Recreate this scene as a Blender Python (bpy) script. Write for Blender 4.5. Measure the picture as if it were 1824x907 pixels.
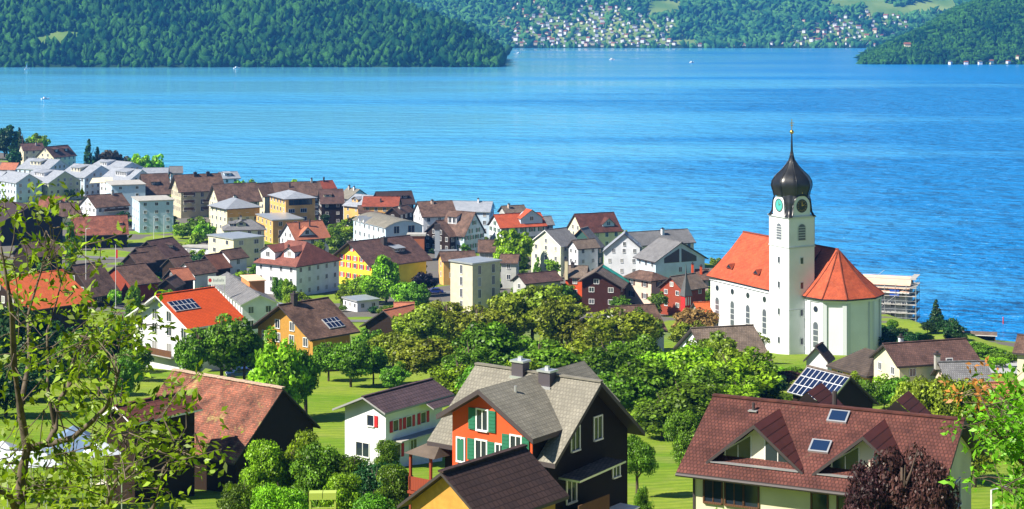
import bpy, bmesh, math, random
import numpy as np
for o in list(bpy.data.objects): bpy.data.objects.remove(o)
SC = bpy.context.scene
COL = SC.collection
R = math.radians
F = 3200.0; CH = 80.0; YH = 30.0          # focal length in photo pixels, eye height above the lake, horizon row
# ---------------------------------------------------------------- camera
cam = bpy.data.cameras.new('camera'); co = bpy.data.objects.new('camera', cam); COL.objects.link(co)
cam.sensor_fit = 'HORIZONTAL'; cam.sensor_width = 36.0; cam.lens = 36.0*F/1824.0
cam.shift_y = -(453.5-YH)/1824.0
cam.clip_start = 0.5; cam.clip_end = 20000
co.location = (0, 0, CH); co.rotation_euler = (R(90), 0, 0)
SC.camera = co
# ---------------------------------------------------------------- light
SUN_EL = 44.0
sdir = np.array([-0.90, -0.43]); sdir /= np.linalg.norm(sdir)
w = bpy.data.worlds.new('World'); SC.world = w; w.use_nodes = True
nt = w.node_tree; bg = nt.nodes['Background']
sky = nt.nodes.new('ShaderNodeTexSky'); sky.sky_type = 'NISHITA'; sky.sun_disc = False
sky.sun_elevation = R(SUN_EL); sky.sun_rotation = math.atan2(sdir[0], sdir[1])
sky.altitude = 500; sky.air_density = 1.0; sky.dust_density = 0.3; sky.ozone_density = 6.0
nt.links.new(sky.outputs[0], bg.inputs[0]); bg.inputs[1].default_value = 0.05
sl = bpy.data.lights.new('sun', 'SUN'); sl.energy = 5.0; sl.angle = R(0.5); sl.color = (1.0, 0.92, 0.80)
so = bpy.data.objects.new('sun', sl); COL.objects.link(so)
from mathutils import Vector, Matrix
so.rotation_euler = Vector((sdir[0]*math.cos(R(SUN_EL)), sdir[1]*math.cos(R(SUN_EL)), math.sin(R(SUN_EL)))).to_track_quat('Z', 'Y').to_euler()
so.location = (-100, -40, 200)
SC.view_settings.view_transform = 'Standard'; SC.view_settings.look = 'None'
SC.view_settings.exposure = 0.95; SC.view_settings.gamma = 1.0; SC.view_settings.use_curve_mapping = False
try:
    SC.cycles.max_bounces = 6; SC.cycles.diffuse_bounces = 1; SC.cycles.volume_bounces = 0; SC.cycles.transparent_max_bounces = 6
except Exception: pass

# ---------------------------------------------------------------- helpers
PY = [-110,0,21,53,80,107,127,149,187,233,277,327,400,453,533,640,800,1200]
PZ = [103,77.5,71.4,60.7,53,46.8,43.2,40,34.8,30.5,25.8,18.5,12.5,9.2,6.2,4,2.2,1.2]
SX = [-500,-400,-285,-200,-100,-40,40,60,80,100,130,200,500]
SY = [1250,1180,1030,880,720,640,600,575,507,447,433,425,420]
def gz(x, y):
    z = np.interp(y, PY, PZ); ys = np.interp(x, SX, SY)
    d = ys-y
    z = np.minimum(z, np.maximum(0.9+d*0.14, -6.0))
    return z
def at(px, Y, z=None):
    x = (px-912)/F*Y
    return (x, Y, float(gz(x, Y)) if z is None else z)
def zat(py, Y): return CH-(py-YH)/F*Y

def tag(o, label=None, cat=None, group=None, kind=None):
    if label: o['label'] = label
    if cat: o['category'] = cat
    if group: o['group'] = group
    if kind: o['kind'] = kind
    return o
def empty(name, loc, rz=0, label=None, cat=None, group=None):
    o = bpy.data.objects.new(name, None); COL.objects.link(o); o.location = loc; o.rotation_euler = (0, 0, rz)
    o.empty_display_size = 0.5
    return tag(o, label, cat, group)
def link(name, me, parent=None, loc=None, rot=None, scale=None):
    o = bpy.data.objects.new(name, me); COL.objects.link(o)
    if parent: o.parent = parent
    if loc is not None: o.location = loc
    if rot is not None: o.rotation_euler = rot
    if scale is not None: o.scale = scale
    return o
class MB:
    def __init__(s): s.v = []; s.f = []; s.m = []; s.uv = {}
    def add(s, vs, fs, m=0, uvs=None):
        b = len(s.v); s.v += [tuple(map(float, p)) for p in vs]
        for i, f in enumerate(fs):
            s.f.append([b+j for j in f]); s.m.append(m)
            if uvs and uvs[i] is not None: s.uv[len(s.f)-1] = uvs[i]
        return s
    def box(s, c, d, m=0, rz=0, rx=0, ry=0):
        M = Matrix.Rotation(rz, 3, 'Z') @ Matrix.Rotation(ry, 3, 'Y') @ Matrix.Rotation(rx, 3, 'X')
        vs = []
        for sx in (-.5, .5):
            for sy in (-.5, .5):
                for sz in (-.5, .5):
                    p = M @ Vector((sx*d[0], sy*d[1], sz*d[2])); vs.append((p.x+c[0], p.y+c[1], p.z+c[2]))
        return s.add(vs, [(0,1,3,2),(4,6,7,5),(0,4,5,1),(2,3,7,6),(0,2,6,4),(1,5,7,3)], m)
    def b2(s, a, b, m=0):
        return s.box([(a[i]+b[i])/2 for i in range(3)], [abs(b[i]-a[i]) for i in range(3)], m)
    def tube(s, pts, rad, n=6, m=0):
        P = [Vector(p) for p in pts]; rad = rad if hasattr(rad, '__len__') else [rad]*len(P)
        vs = []
        for i, p in enumerate(P):
            t = (P[min(i+1, len(P)-1)]-P[max(i-1, 0)]).normalized()
            a = t.cross(Vector((0, 0, 1)) if abs(t.z) < .9 else Vector((1, 0, 0))).normalized(); b = t.cross(a)
            for k in range(n):
                q = p+(a*math.cos(2*math.pi*k/n)+b*math.sin(2*math.pi*k/n))*rad[i]; vs.append(q)
        fs = []
        for i in range(len(P)-1):
            for k in range(n): fs.append((i*n+k, i*n+(k+1) % n, (i+1)*n+(k+1) % n, (i+1)*n+k))
        fs.append(tuple(range(n))); fs.append(tuple((len(P)-1)*n+k for k in range(n))[::-1])
        return s.add(vs, fs, m)
    def poly(s, prof, axis, a, b, m=0):
        """prism: profile of 2D points extruded from a to b along x ('x') or y ('y')"""
        n = len(prof)
        vs = [((a, p[0], p[1]) if axis == 'x' else (p[0], a, p[1])) for p in prof] + [((b, p[0], p[1]) if axis == 'x' else (p[0], b, p[1])) for p in prof]
        fs = [tuple(range(n))[::-1], tuple(range(n, 2*n))] + [(i, (i+1) % n, (i+1) % n+n, i+n) for i in range(n)]
        return s.add(vs, fs, m)
    def zprism(s, prof, z0, z1, m=0):
        n = len(prof)
        vs = [(p[0], p[1], z0) for p in prof]+[(p[0], p[1], z1) for p in prof]
        fs = [tuple(range(n))[::-1], tuple(range(n, 2*n))]+[(i, (i+1) % n, (i+1) % n+n, i+n) for i in range(n)]
        return s.add(vs, fs, m)
    def lathe(s, prof, n=12, m=0, rot=0, c=(0, 0), sq=None):
        vs = []
        for r, z in prof:
            for k in range(n):
                a = rot+2*math.pi*k/n; vs.append((c[0]+r*math.cos(a), c[1]+r*math.sin(a), z))
        fs = []
        for i in range(len(prof)-1):
            for k in range(n): fs.append((i*n+k, i*n+(k+1) % n, (i+1)*n+(k+1) % n, (i+1)*n+k))
        return s.add(vs, fs, m)
    def mesh(s, name, mats, smooth=False, fix=True):
        me = bpy.data.meshes.new(name); me.from_pydata(s.v, [], s.f)
        for mt in mats: me.materials.append(mt)
        if s.uv:
            ul = me.uv_layers.new(name='UVMap')
            for fi, uv in s.uv.items():
                p = me.polygons[fi]
                for k, li in enumerate(p.loop_indices): ul.data[li].uv = uv[k]
        for i, p in enumerate(me.polygons): p.material_index = s.m[i]; p.use_smooth = smooth
        if fix:
            bm = bmesh.new(); bm.from_mesh(me); bmesh.ops.recalc_face_normals(bm, faces=bm.faces); bm.to_mesh(me); bm.free()
        me.update(); return me
    def build(s, name, mats, parent=None, smooth=False, **k):
        return link(name, s.mesh(name, mats if isinstance(mats, (list, tuple)) else [mats], smooth), parent, **k)
def fastmesh(name, V, Fc, mats, smooth=False, attr=None):
    V = np.asarray(V, np.float32); Fc = np.asarray(Fc, np.int32)
    me = bpy.data.meshes.new(name); me.vertices.add(len(V)); me.vertices.foreach_set('co', V.ravel())
    n, k = Fc.shape; me.loops.add(n*k); me.loops.foreach_set('vertex_index', Fc.ravel())
    me.polygons.add(n); me.polygons.foreach_set('loop_start', np.arange(0, n*k, k, dtype=np.int32))
    try: me.polygons.foreach_set('loop_total', np.full(n, k, dtype=np.int32))
    except Exception: pass
    if smooth: me.polygons.foreach_set('use_smooth', np.ones(n, bool))
    for m in mats: me.materials.append(m)
    if attr is not None:
        a = me.attributes.new('tint', 'FLOAT', 'POINT'); a.data.foreach_set('value', np.asarray(attr, np.float32))
    me.update(calc_edges=True); me.validate(); return me

# ---------------------------------------------------------------- materials
MATS = {}
def newmat(name):
    m = bpy.data.materials.new(name); m.use_nodes = True; n = m.node_tree.nodes; l = m.node_tree.links
    return m, n, l, n['Principled BSDF']
def N(nodes, t, **k):
    x = nodes.new('ShaderNode'+t)
    for a, b in k.items():
        if hasattr(x, a): setattr(x, a, b)
        else: x.inputs[a].default_value = b
    return x
def mixc(n, l, fac, a, b, mode='MIX'):
    x = n.new('ShaderNodeMix'); x.data_type = 'RGBA'; x.blend_type = mode
    for i, v in ((0, fac), (6, a), (7, b)):
        if hasattr(v, 'links') or hasattr(v, 'is_linked'): l.new(v, x.inputs[i])
        else: x.inputs[i].default_value = v if i == 0 else (tuple(v)+(1,))[:4]
    return x.outputs[2]
def flat(name, c, rough=.7, metal=0, noise=.0, spec=.5, bump=0, scale=1.0):
    if name in MATS: return MATS[name]
    m, n, l, b = newmat(name); b.inputs['Roughness'].default_value = rough; b.inputs['Metallic'].default_value = metal
    b.inputs['Specular IOR Level'].default_value = spec
    b.inputs['Base Color'].default_value = tuple(c)+(1,)
    if noise:
        tc = N(n, 'TexCoord'); nz = N(n, 'TexNoise'); nz.inputs['Scale'].default_value = scale; nz.inputs['Detail'].default_value = 6
        l.new(tc.outputs['Object'], nz.inputs['Vector'])
        rp = N(n, 'MapRange'); l.new(nz.outputs[0], rp.inputs[0])
        rp.inputs[1].default_value = .3; rp.inputs[2].default_value = .7; rp.inputs[3].default_value = 1-noise; rp.inputs[4].default_value = 1+noise*.5
        v = N(n, 'VectorMath'); v.operation = 'SCALE'; v.inputs[0].default_value = c; l.new(rp.outputs[0], v.inputs['Scale'])
        l.new(v.outputs[0], b.inputs['Base Color'])
    MATS[name] = m; return m
def wall(c, nm=None):
    return flat(nm or 'wall_%02x%02x%02x' % tuple(int(min(1, q)*255) for q in c), c, .9, noise=.16, spec=.2, scale=.45)
def wood(name, c, scale=5.0, axis='X'):
    if name in MATS: return MATS[name]
    m, n, l, b = newmat(name); b.inputs['Roughness'].default_value = .8; b.inputs['Specular IOR Level'].default_value = .2
    tc = N(n, 'TexCoord'); wv = N(n, 'TexWave'); wv.bands_direction = 'DIAGONAL' if axis == 'D' else axis
    wv.inputs['Scale'].default_value = scale*.5; wv.inputs['Distortion'].default_value = 1.5; wv.inputs['Detail'].default_value = 3
    l.new(tc.outputs['Object'], wv.inputs['Vector'])
    nz = N(n, 'TexNoise'); nz.inputs['Scale'].default_value = 1.3; l.new(tc.outputs['Object'], nz.inputs['Vector'])
    a = mixc(n, l, wv.outputs[0], [q*.55 for q in c], [min(1, q*1.25) for q in c])
    a = mixc(n, l, nz.outputs[0], a, [q*.8 for q in c]); l.new(a, b.inputs['Base Color'])
    MATS[name] = m; return m
def tiles(name, c1, c2, row=.34, col=.26, patch=.35, moss=None, rough=.75, spec=.3, bump=.5, mort=.45):
    """roof covering, UV in metres: u along the eave, v down the slope"""
    if name in MATS: return MATS[name]
    m, n, l, b = newmat(name); b.inputs['Roughness'].default_value = rough; b.inputs['Specular IOR Level'].default_value = spec
    uv = N(n, 'UVMap'); br = N(n, 'TexBrick'); l.new(uv.outputs[0], br.inputs['Vector'])
    br.inputs['Scale'].default_value = 1; br.inputs['Brick Width'].default_value = col; br.inputs['Row Height'].default_value = row
    br.inputs['Mortar Size'].default_value = .035; br.inputs['Mortar Smooth'].default_value = .3; br.inputs['Bias'].default_value = 0
    br.inputs['Color1'].default_value = tuple(c1)+(1,); br.inputs['Color2'].default_value = tuple(c2)+(1,)
    br.inputs['Mortar'].default_value = tuple(q*mort for q in c1)+(1,)
    nz = N(n, 'TexNoise'); nz.inputs['Scale'].default_value = .55; nz.inputs['Detail'].default_value = 8; nz.inputs['Roughness'].default_value = .7
    tc = N(n, 'TexCoord'); l.new(tc.outputs['Object'], nz.inputs['Vector'])
    rp = N(n, 'MapRange'); l.new(nz.outputs[0], rp.inputs[0]); rp.inputs[1].default_value = .35; rp.inputs[2].default_value = .65
    rp.inputs[3].default_value = 1-patch; rp.inputs[4].default_value = 1+patch*.7
    v = N(n, 'VectorMath'); v.operation = 'SCALE'; l.new(br.outputs[0], v.inputs[0]); l.new(rp.outputs[0], v.inputs['Scale'])
    out = v.outputs[0]
    if moss:
        n2 = N(n, 'TexNoise'); n2.inputs['Scale'].default_value = moss[1]; n2.inputs['Detail'].default_value = 9; n2.inputs['Roughness'].default_value = .75
        l.new(tc.outputs['Object'], n2.inputs['Vector'])
        r2 = N(n, 'MapRange'); l.new(n2.outputs[0], r2.inputs[0]); r2.inputs[1].default_value = moss[2]; r2.inputs[2].default_value = moss[2]+.1
        out = mixc(n, l, r2.outputs[0], out, moss[0])
    l.new(out, b.inputs['Base Color'])
    if bump:
        bp = N(n, 'Bump'); bp.inputs['Distance'].default_value = .04; bp.inputs['Strength'].default_value = bump
        inv = N(n, 'Math'); inv.operation = 'SUBTRACT'; inv.inputs[0].default_value = 1; l.new(br.outputs['Fac'], inv.inputs[1])
        l.new(inv.outputs[0], bp.inputs['Height']); l.new(bp.outputs[0], b.inputs['Normal'])
    MATS[name] = m; return m
def leaf(name, c, var=.55, tr=.24):
    if name in MATS: return MATS[name]
    m, n, l, b = newmat(name); n.remove(b); out = n['Material Output']
    gi = N(n, 'NewGeometry'); oi = N(n, 'ObjectInfo')
    rp = N(n, 'MapRange'); l.new(gi.outputs['Random Per Island'], rp.inputs[0]); rp.inputs[3].default_value = 1-var; rp.inputs[4].default_value = 1+var
    v = N(n, 'VectorMath'); v.operation = 'SCALE'; v.inputs[0].default_value = c; l.new(rp.outputs[0], v.inputs['Scale'])
    ta = N(n, 'Attribute'); ta.attribute_name = 'tint'; tm = N(n, 'VectorMath'); tm.operation = 'SCALE'; l.new(v.outputs[0], tm.inputs[0]); tf = N(n, 'MapRange'); l.new(ta.outputs['Fac'], tf.inputs[0]); tf.inputs[3].default_value = .62; tf.inputs[4].default_value = 1.45; l.new(tf.outputs[0], tm.inputs['Scale'])
    hs = N(n, 'HueSaturation'); l.new(tm.outputs[0], hs.inputs['Color'])
    r2 = N(n, 'MapRange'); l.new(oi.outputs['Random'], r2.inputs[0]); r2.inputs[3].default_value = .472; r2.inputs[4].default_value = .515; l.new(r2.outputs[0], hs.inputs['Hue'])
    r3 = N(n, 'MapRange'); l.new(oi.outputs['Random'], r3.inputs[0]); r3.inputs[3].default_value = .7; r3.inputs[4].default_value = 1.3; l.new(r3.outputs[0], hs.inputs['Value'])
    d = N(n, 'BsdfDiffuse'); t = N(n, 'BsdfTranslucent'); l.new(hs.outputs[0], d.inputs[0])
    tcx = N(n, 'VectorMath'); tcx.operation = 'MULTIPLY'; tcx.inputs[1].default_value = (1.25, 1.3, .6); l.new(hs.outputs[0], tcx.inputs[0]); l.new(tcx.outputs[0], t.inputs[0])
    g = N(n, 'BsdfGlossy'); g.inputs['Roughness'].default_value = .45; g.inputs['Color'].default_value = (.9, .95, .9, 1)
    mx = N(n, 'MixShader'); mx.inputs[0].default_value = tr; l.new(d.outputs[0], mx.inputs[1]); l.new(t.outputs[0], mx.inputs[2])
    m2 = N(n, 'MixShader'); m2.inputs[0].default_value = .018; l.new(mx.outputs[0], m2.inputs[1]); l.new(g.outputs[0], m2.inputs[2])
    l.new(m2.outputs[0], out.inputs['Surface']); MATS[name] = m; return m
WHITE = wall((.76,.78,.82),'wall_white'); CREAM = wall((.74,.68,.48),'wall_cream'); YELLOW = wall((.80,.66,.06),'wall_yellow')
ORANGEW = wall((.72,.42,.14),'wall_orange'); BEIGE = wall((.62,.55,.36),'wall_beige'); GREENW = wall((.56,.62,.42),'wall_green')
BLUEW = wall((.55,.68,.80),'wall_blue'); PINK = wall((.72,.55,.45),'wall_pink'); GREYW = wall((.45,.46,.44),'wall_grey')
REDW = wall((.72,.10,.03),'wall_red'); LIME = wall((.72,.76,.55),'wall_lime')
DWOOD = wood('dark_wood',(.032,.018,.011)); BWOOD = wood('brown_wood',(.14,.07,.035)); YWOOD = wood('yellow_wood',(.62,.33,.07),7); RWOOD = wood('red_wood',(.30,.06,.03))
T_BROWN = tiles('roof_brown',(.19,.112,.082),(.12,.072,.055),patch=.55,moss=((.14,.115,.085),.5,.60)); T_DARK = tiles('roof_dark',(.075,.052,.045),(.055,.040,.036))
T_RED = tiles('roof_red',(.36,.085,.045),(.26,.06,.035)); T_ORANGE = tiles('roof_orange',(.72,.16,.045),(.62,.13,.035),patch=.18)
T_TERRA = tiles('roof_terracotta',(.55,.20,.11),(.46,.16,.09),patch=.2); T_GREY = tiles('roof_grey',(.24,.24,.245),(.18,.18,.19),patch=.22)
T_LGREY = tiles('roof_light_grey',(.34,.37,.42),(.27,.30,.35),patch=.12,row=.5,col=.8); T_MAROON = tiles('roof_maroon',(.155,.055,.042),(.10,.036,.03),row=.27,col=.2,patch=.45,moss=((.10,.075,.05),1.1,.60))
T_OLDTERRA = tiles('roof_old_tiles',(.40,.135,.08),(.17,.10,.07),row=.22,col=.17,patch=.75,moss=((.42,.36,.12),.42,.56),bump=1); T_CHURCH = tiles('roof_church',(.58,.115,.045),(.46,.085,.036),patch=.26,bump=.4,moss=((.42,.11,.055),.35,.58))
T_STONE = tiles('roof_stone_grey',(.26,.245,.20),(.20,.19,.155),row=.27,col=.22,patch=.22,mort=.68,moss=((.20,.19,.15),.9,.60)); T_BLACKBR = tiles('roof_black_brown',(.065,.038,.034),(.048,.03,.028),row=.36,col=.33,patch=.2)
T_PLUM = tiles('roof_plum',(.155,.085,.072),(.105,.06,.052),patch=.45); T_GREYB = tiles('roof_grey_brown',(.24,.185,.145),(.17,.13,.10))
T_RIB = tiles('roof_ribbed',(.15,.05,.04),(.12,.04,.035),row=.5,col=6,patch=.2,bump=1)
METAL = flat('sheet_metal',(.62,.65,.66),.35,.6,noise=.12,scale=.8); WTRIM = flat('white_paint',(.8,.8,.8),.5); DTRIM = flat('dark_trim',(.05,.04,.04),.6)
GLASS = flat('window_glass',(.02,.03,.045),.08,spec=.8); GLASS2 = flat('window_glass_grey',(.09,.10,.115),.15,spec=.7); CURT = flat('curtained_glass',(.32,.32,.30),.3); BGLASS = flat('blue_glass',(.012,.03,.08),.12,spec=.6)
STONE = flat('stone',(.36,.33,.28),.9,noise=.3,scale=1.5); CONC = flat('concrete',(.42,.41,.38),.85,noise=.2,scale=.7)
GREENSH = flat('green_shutter',(.02,.16,.09),.6); REDSH = flat('red_shutter',(.55,.015,.02),.6); BROWNSH = flat('brown_shutter',(.07,.035,.025),.7)
GOLD = flat('gold',(.8,.5,.12),.3,1.0); BARK = flat('bark',(.10,.07,.05),.9,noise=.4,scale=6); LBARK = flat('light_bark',(.22,.17,.12),.9,noise=.45,scale=9)
COPPER = flat('dark_copper',(.022,.023,.024),.34,.2,noise=.5,scale=.7,spec=.6)
def solar_mat():
    m, n, l, b = newmat('solar_panel'); uv = N(n,'UVMap'); br = N(n,'TexBrick'); l.new(uv.outputs[0], br.inputs['Vector'])
    br.offset = 0; br.inputs['Scale'].default_value = 1; br.inputs['Brick Width'].default_value = .8; br.inputs['Row Height'].default_value = 1.3
    br.inputs['Mortar Size'].default_value = .06; br.inputs['Color1'].default_value = (.008,.016,.05,1); br.inputs['Color2'].default_value = (.012,.022,.065,1); br.inputs['Mortar'].default_value = (.5,.52,.55,1)
    l.new(br.outputs[0], b.inputs['Base Color']); b.inputs['Roughness'].default_value = .25; b.inputs['Specular IOR Level'].default_value = .3; return m
SOLAR = solar_mat()
L_GREEN = leaf('leaves_green',(.095,.215,.012)); L_BRIGHT = leaf('leaves_bright',(.18,.36,.012)); L_OLIVE = leaf('leaves_olive',(.175,.235,.016)); L_DARK = leaf('leaves_dark',(.022,.075,.018),tr=.2)
L_LIME = leaf('leaves_lime',(.22,.42,.01)); L_COPPER = leaf('leaves_copper',(.055,.022,.022),tr=.2); L_AUTUMN = leaf('leaves_autumn',(.24,.17,.05)); L_NEAR = leaf('leaves_near',(.20,.38,.02),.5,.45)
L_TIP = leaf('leaves_orange_tips',(.5,.22,.05),.3,.4)
FITD = {'H1':(-255.95,957.02,29.6,11.77,9.72,12.7,3.63,1.0,0),
'H2':(-236.43,932.1,59.24,16.76,13.28,13.1,5.47,1.0,0.0),
'H3':(-241.25,864.06,-10.07,8.96,8.54,9.87,3.16,1.0,0),
'N1':(-216.18,830.88,-27.52,17.33,16.78,14.37,4.3,1.0,0),
'N2':(-187.31,792.85,-36.27,16.49,19.02,14.84,4.74,0.99,0),
'N3':(-196.48,764.64,-41.03,19.36,16.77,14.95,4.57,1.0,0),
'N4':(-207.56,755.44,-49.74,19.12,12.1,14.71,3.59,1.0,0),
'N5':(-221.8,767.21,-39.78,18.09,11.33,14.49,4.63,1.0,0),
'N6':(-179.24,814.14,-41.76,21.52,18.56,14.77,3.91,1.0,0),
'N7':(-165.54,774.57,-44.03,19.62,15.48,14.71,4.95,1.0,0),
'N8':(-150.54,805.04,12.86,5.47,9.96,13.07,2.75,1.0,0),
'N9':(-122.3,773.53,27.59,7.7,9.61,13.34,2.62,1.0,0),
'N10':(-158.02,796.4,8.07,10.5,9.73,13.11,2.67,1.0,0),
'B1':(-143.39,719.66,23.8,10.0,17.65,17.21,7.66,1.0,0),
'B2':(-121.27,692.02,24.55,16.93,16.15,19.47,6.02,1.0,0),
'B3':(-104.23,673.95,27.02,15.62,15.24,17.53,6.43,1.0,0),
'B4':(-95.67,691.86,39.38,6.12,10.04,16.1,4.94,1.0,0),
'B5':(-83.61,695.69,18.74,17.14,13.44,16.11,5.06,1.0,0),
'B6':(-74.18,714.72,31.79,5.71,8.4,14.88,2.97,1.0,0),
'B7':(-66.5,660.29,10.58,8.21,12.67,16.72,4.8,1.0,0),
'B8':(-61.56,698.81,-52.63,8.21,10.98,13.25,3.57,1.0,0),
'B9':(-53.16,647.44,-42.13,8.79,13.27,15.88,3.76,1.0,0),
'B10':(-46.5,641.81,-4.27,12.11,9.17,15.8,3.18,1.0,0),
'B11':(-43.11,654.09,17.37,12.42,12.81,16.51,4.31,1.0,0),
'B12':(-39.21,626.32,66.07,10.38,6.35,14.1,2.34,1.0,0),
'B13':(-39.69,572.31,-62.78,24.58,13.13,16.5,2.03,1.0,0),
'B14':(-26.65,619.03,16.74,11.52,14.91,16.54,4.63,1.0,0),
'B15':(-13.79,635.12,-8.34,13.06,12.08,14.83,3.07,1.0,0),
'B16':(-15.87,569.73,-34.7,9.75,11.94,18.36,7.14,1.0,0),
'B17':(-22.75,567.42,42.93,3.09,13.26,15.76,4.65,1.0,0),
'B18':(1.63,572.98,23.1,14.93,10.99,17.3,3.81,1.0,0),
'B19':(0.22,628.6,27.52,8.3,6.23,14.02,2.25,1.0,0),
'B20':(10.72,586.08,18.84,4.19,6.95,14.94,2.55,1.0,0),
'B21':(12.23,507.78,44.89,7.93,12.53,20.12,4.09,1.0,0),
'B22':(20.66,514.24,63.53,4.9,11.04,19.64,5.44,1.0,0),
'B23':(19.86,500.04,31.88,7.05,5.7,18.11,2.29,1.0,0),
'B24':(25.73,563.17,22.66,12.62,12.91,18.52,5.37,1.0,0),
'B25':(31.37,500.32,84.94,6.59,9.11,20.07,3.86,1.32,0),
'B26':(42.37,524.71,25.47,18.88,9.85,17.6,3.49,1.0,0),
'B27':(42.32,479.29,-63.52,10.53,16.59,20.55,4.84,1.0,0),
'B28':(-8.59,420.27,-46.69,7.01,8.7,23.17,0.0,1.0,0),
'B29':(-14.9,484.64,15.84,8.92,6.72,16.78,2.23,1.0,0),
'B30':(-7.15,518.72,-0.89,4.86,8.2,15.59,3.07,1.0,0),
'B31':(-0.52,475.29,-9.47,4.67,5.88,17.19,1.98,1.0,0),
'B32':(5.99,434.95,33.07,10.17,6.66,18.14,1.99,1.0,0),
'D23':(-135.72,514.06,44.23,10.91,11.09,15.87,3.82,1.0,0),
'D24':(-77.44,495.55,51.44,7.34,6.71,16.0,2.36,1.0,0),
'B33':(-50.62,640.3,9.26,8.1,7.07,12.84,2.55,1.0,0),
'C1':(20.5,421.1,439.16,12.0,12.99,21.18,3.7,0.66,0),
'C1b':(16.02,443.1,-12.57,5.75,6.74,18.68,2.53,1.0,0),
'C2':(31.6,423.27,-50.24,9.85,6.29,20.2,1.68,1.0,0.8),
'C3':(39.44,414.74,43.33,8.8,8.07,20.47,2.91,1.0,0),
'C4':(45.69,432.18,2.76,3.53,5.86,19.26,2.14,1.0,0),
'C5':(38.47,351.8,16.84,6.37,8.44,24.21,2.92,1.0,0),
'C6':(28.67,245.17,16.72,9.3,12.58,37.73,3.75,1.0,0),
'C7':(21.94,328.44,18.53,8.98,12.28,27.27,3.93,1.0,0),
'D1':(-127.95,639.62,-69.12,16.29,11.87,15.51,-0.0,1.0,0),
'D2':(-150.66,700.57,-70.76,19.06,12.62,15.47,-0.0,1.0,0),
'D3':(-149.51,658.86,41.27,14.31,13.19,14.95,4.08,1.0,0),
'D4':(-134.51,585.6,16.66,17.95,13.68,15.12,5.5,1.0,0),
'D5':(-172.61,676.05,-0.13,9.8,10.47,12.51,4.01,1.0,0),
'D5b':(-163.48,659.46,22.08,9.16,11.66,11.79,4.55,1.0,0),
'D6':(-165.04,601.56,-50.28,21.06,22.61,17.73,4.97,1.01,0),
'D7':(-103.02,434.63,53.11,8.97,15.53,20.38,7.01,1.0,0),
'D8':(-98.5,366.93,47.96,16.27,22.18,27.53,5.47,1.0,0),
'D9a':(-102.04,520.29,60.17,10.33,14.28,15.73,5.1,1.0,0),
'D9b':(-103.49,507.43,50.99,6.79,9.91,15.11,3.47,1.0,0),
'D9c':(-102.9,495.14,47.46,5.93,7.39,14.99,2.58,1.0,0),
'D9d':(-94.94,446.41,46.52,8.15,14.24,18.41,4.05,1.0,0),
'D9e':(-88.9,478.69,51.2,6.33,6.75,16.07,2.54,1.0,0),
'D9f':(-82.86,470.92,51.24,7.58,8.25,16.02,2.94,1.0,0),
'D9g':(-81.72,491.01,52.16,5.6,8.98,15.24,3.65,1.0,0),
'D9h':(-82.4,433.76,83.62,7.31,5.04,17.24,2.01,1.0,0),
'D9i':(-85.0,458.22,41.02,4.84,7.86,15.9,2.73,1.0,0),
'D10':(-81.88,532.95,-48.62,13.73,10.52,15.24,-0.0,1.0,0),
'D11':(-96.39,555.36,-22.53,9.48,5.27,9.26,-0.0,1.0,0),
'D12':(-96.65,626.63,-56.29,15.59,14.07,16.85,2.89,1.0,0.85),
'D13':(-87.29,584.59,10.7,13.91,11.2,14.03,2.78,1.0,0.8),
'D14':(-76.61,626.63,-63.15,17.75,12.36,19.37,1.97,1.0,0.85),
'D14b':(-78.42,606.03,-66.11,19.86,10.41,12.81,-0.0,1.0,0),
'D15':(-65.44,566.42,35.52,12.8,11.53,15.45,4.97,1.0,0),
'D16':(-55.63,466.86,-36.11,15.18,17.78,21.81,5.26,0.99,0.5),
'D17':(-35.85,485.48,43.78,21.75,19.12,20.12,5.87,1.0,0),
'D18':(-35.31,420.28,-57.38,7.01,5.68,14.3,-0.0,1.0,0),
'D19':(-21.36,338.31,54.85,9.09,5.58,25.32,1.69,2.09,0),
'D19b':(-21.82,362.91,4.85,4.24,2.84,22.36,1.07,1.0,0),
'D20':(-32.12,277.0,47.67,10.16,14.6,36.18,4.48,1.0,0),
'D21':(-50.39,276.98,48.3,11.42,15.61,37.75,4.26,1.0,0),
'D22':(-56.58,377.63,-70.13,34.87,7.86,23.99,1.75,1.0,0),
'D22b':(-52.13,390.64,-49.54,5.54,6.09,17.27,0.0,1.0,0),
'E1':(53.08,231.05,18.44,12.21,7.17,38.29,2.25,1.0,0),
'E2':(56.04,223.67,6.1,6.21,5.86,37.1,2.09,1.0,0),
'E3':(47.53,238.27,-63.16,8.65,8.01,35.92,2.5,1.0,0.8),
'E4':(42.39,247.83,65.04,3.54,3.54,34.79,2.01,1.01,0),
'E5':(36.06,204.45,-58.26,7.37,6.1,39.68,2.52,1.36,0),
'E7':(71.59,236.64,-27.36,9.9,6.32,37.75,1.87,1.0,0),
'E8':(57.75,210.82,6.91,6.82,5.34,37.13,1.78,1.0,0),
'E9':(82.43,397.97,-12.63,6.53,11.27,22.89,2.73,1.0,0),
'F1':(17.81,99.02,-26.02,14.16,11.88,58.49,3.02,1.0,0),
'F2':(1.54,108.71,-36.19,9.33,9.71,58.47,3.87,0.99,0),
'F2w':(-0.13,102.86,57.51,5.93,7.2,59.07,2.19,0.79,0),
'F3':(-1.37,88.07,52.28,6.61,5.54,58.34,2.06,1.0,0),
'F4':(-11.11,175.29,54.03,10.68,5.62,43.82,1.19,1.36,0),
'F5':(-25.62,161.41,-36.54,14.0,12.08,47.46,5.37,0.79,0),
'F5w':(-30.16,150.12,50.72,7.53,4.32,48.1,1.21,0.99,0)}
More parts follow.
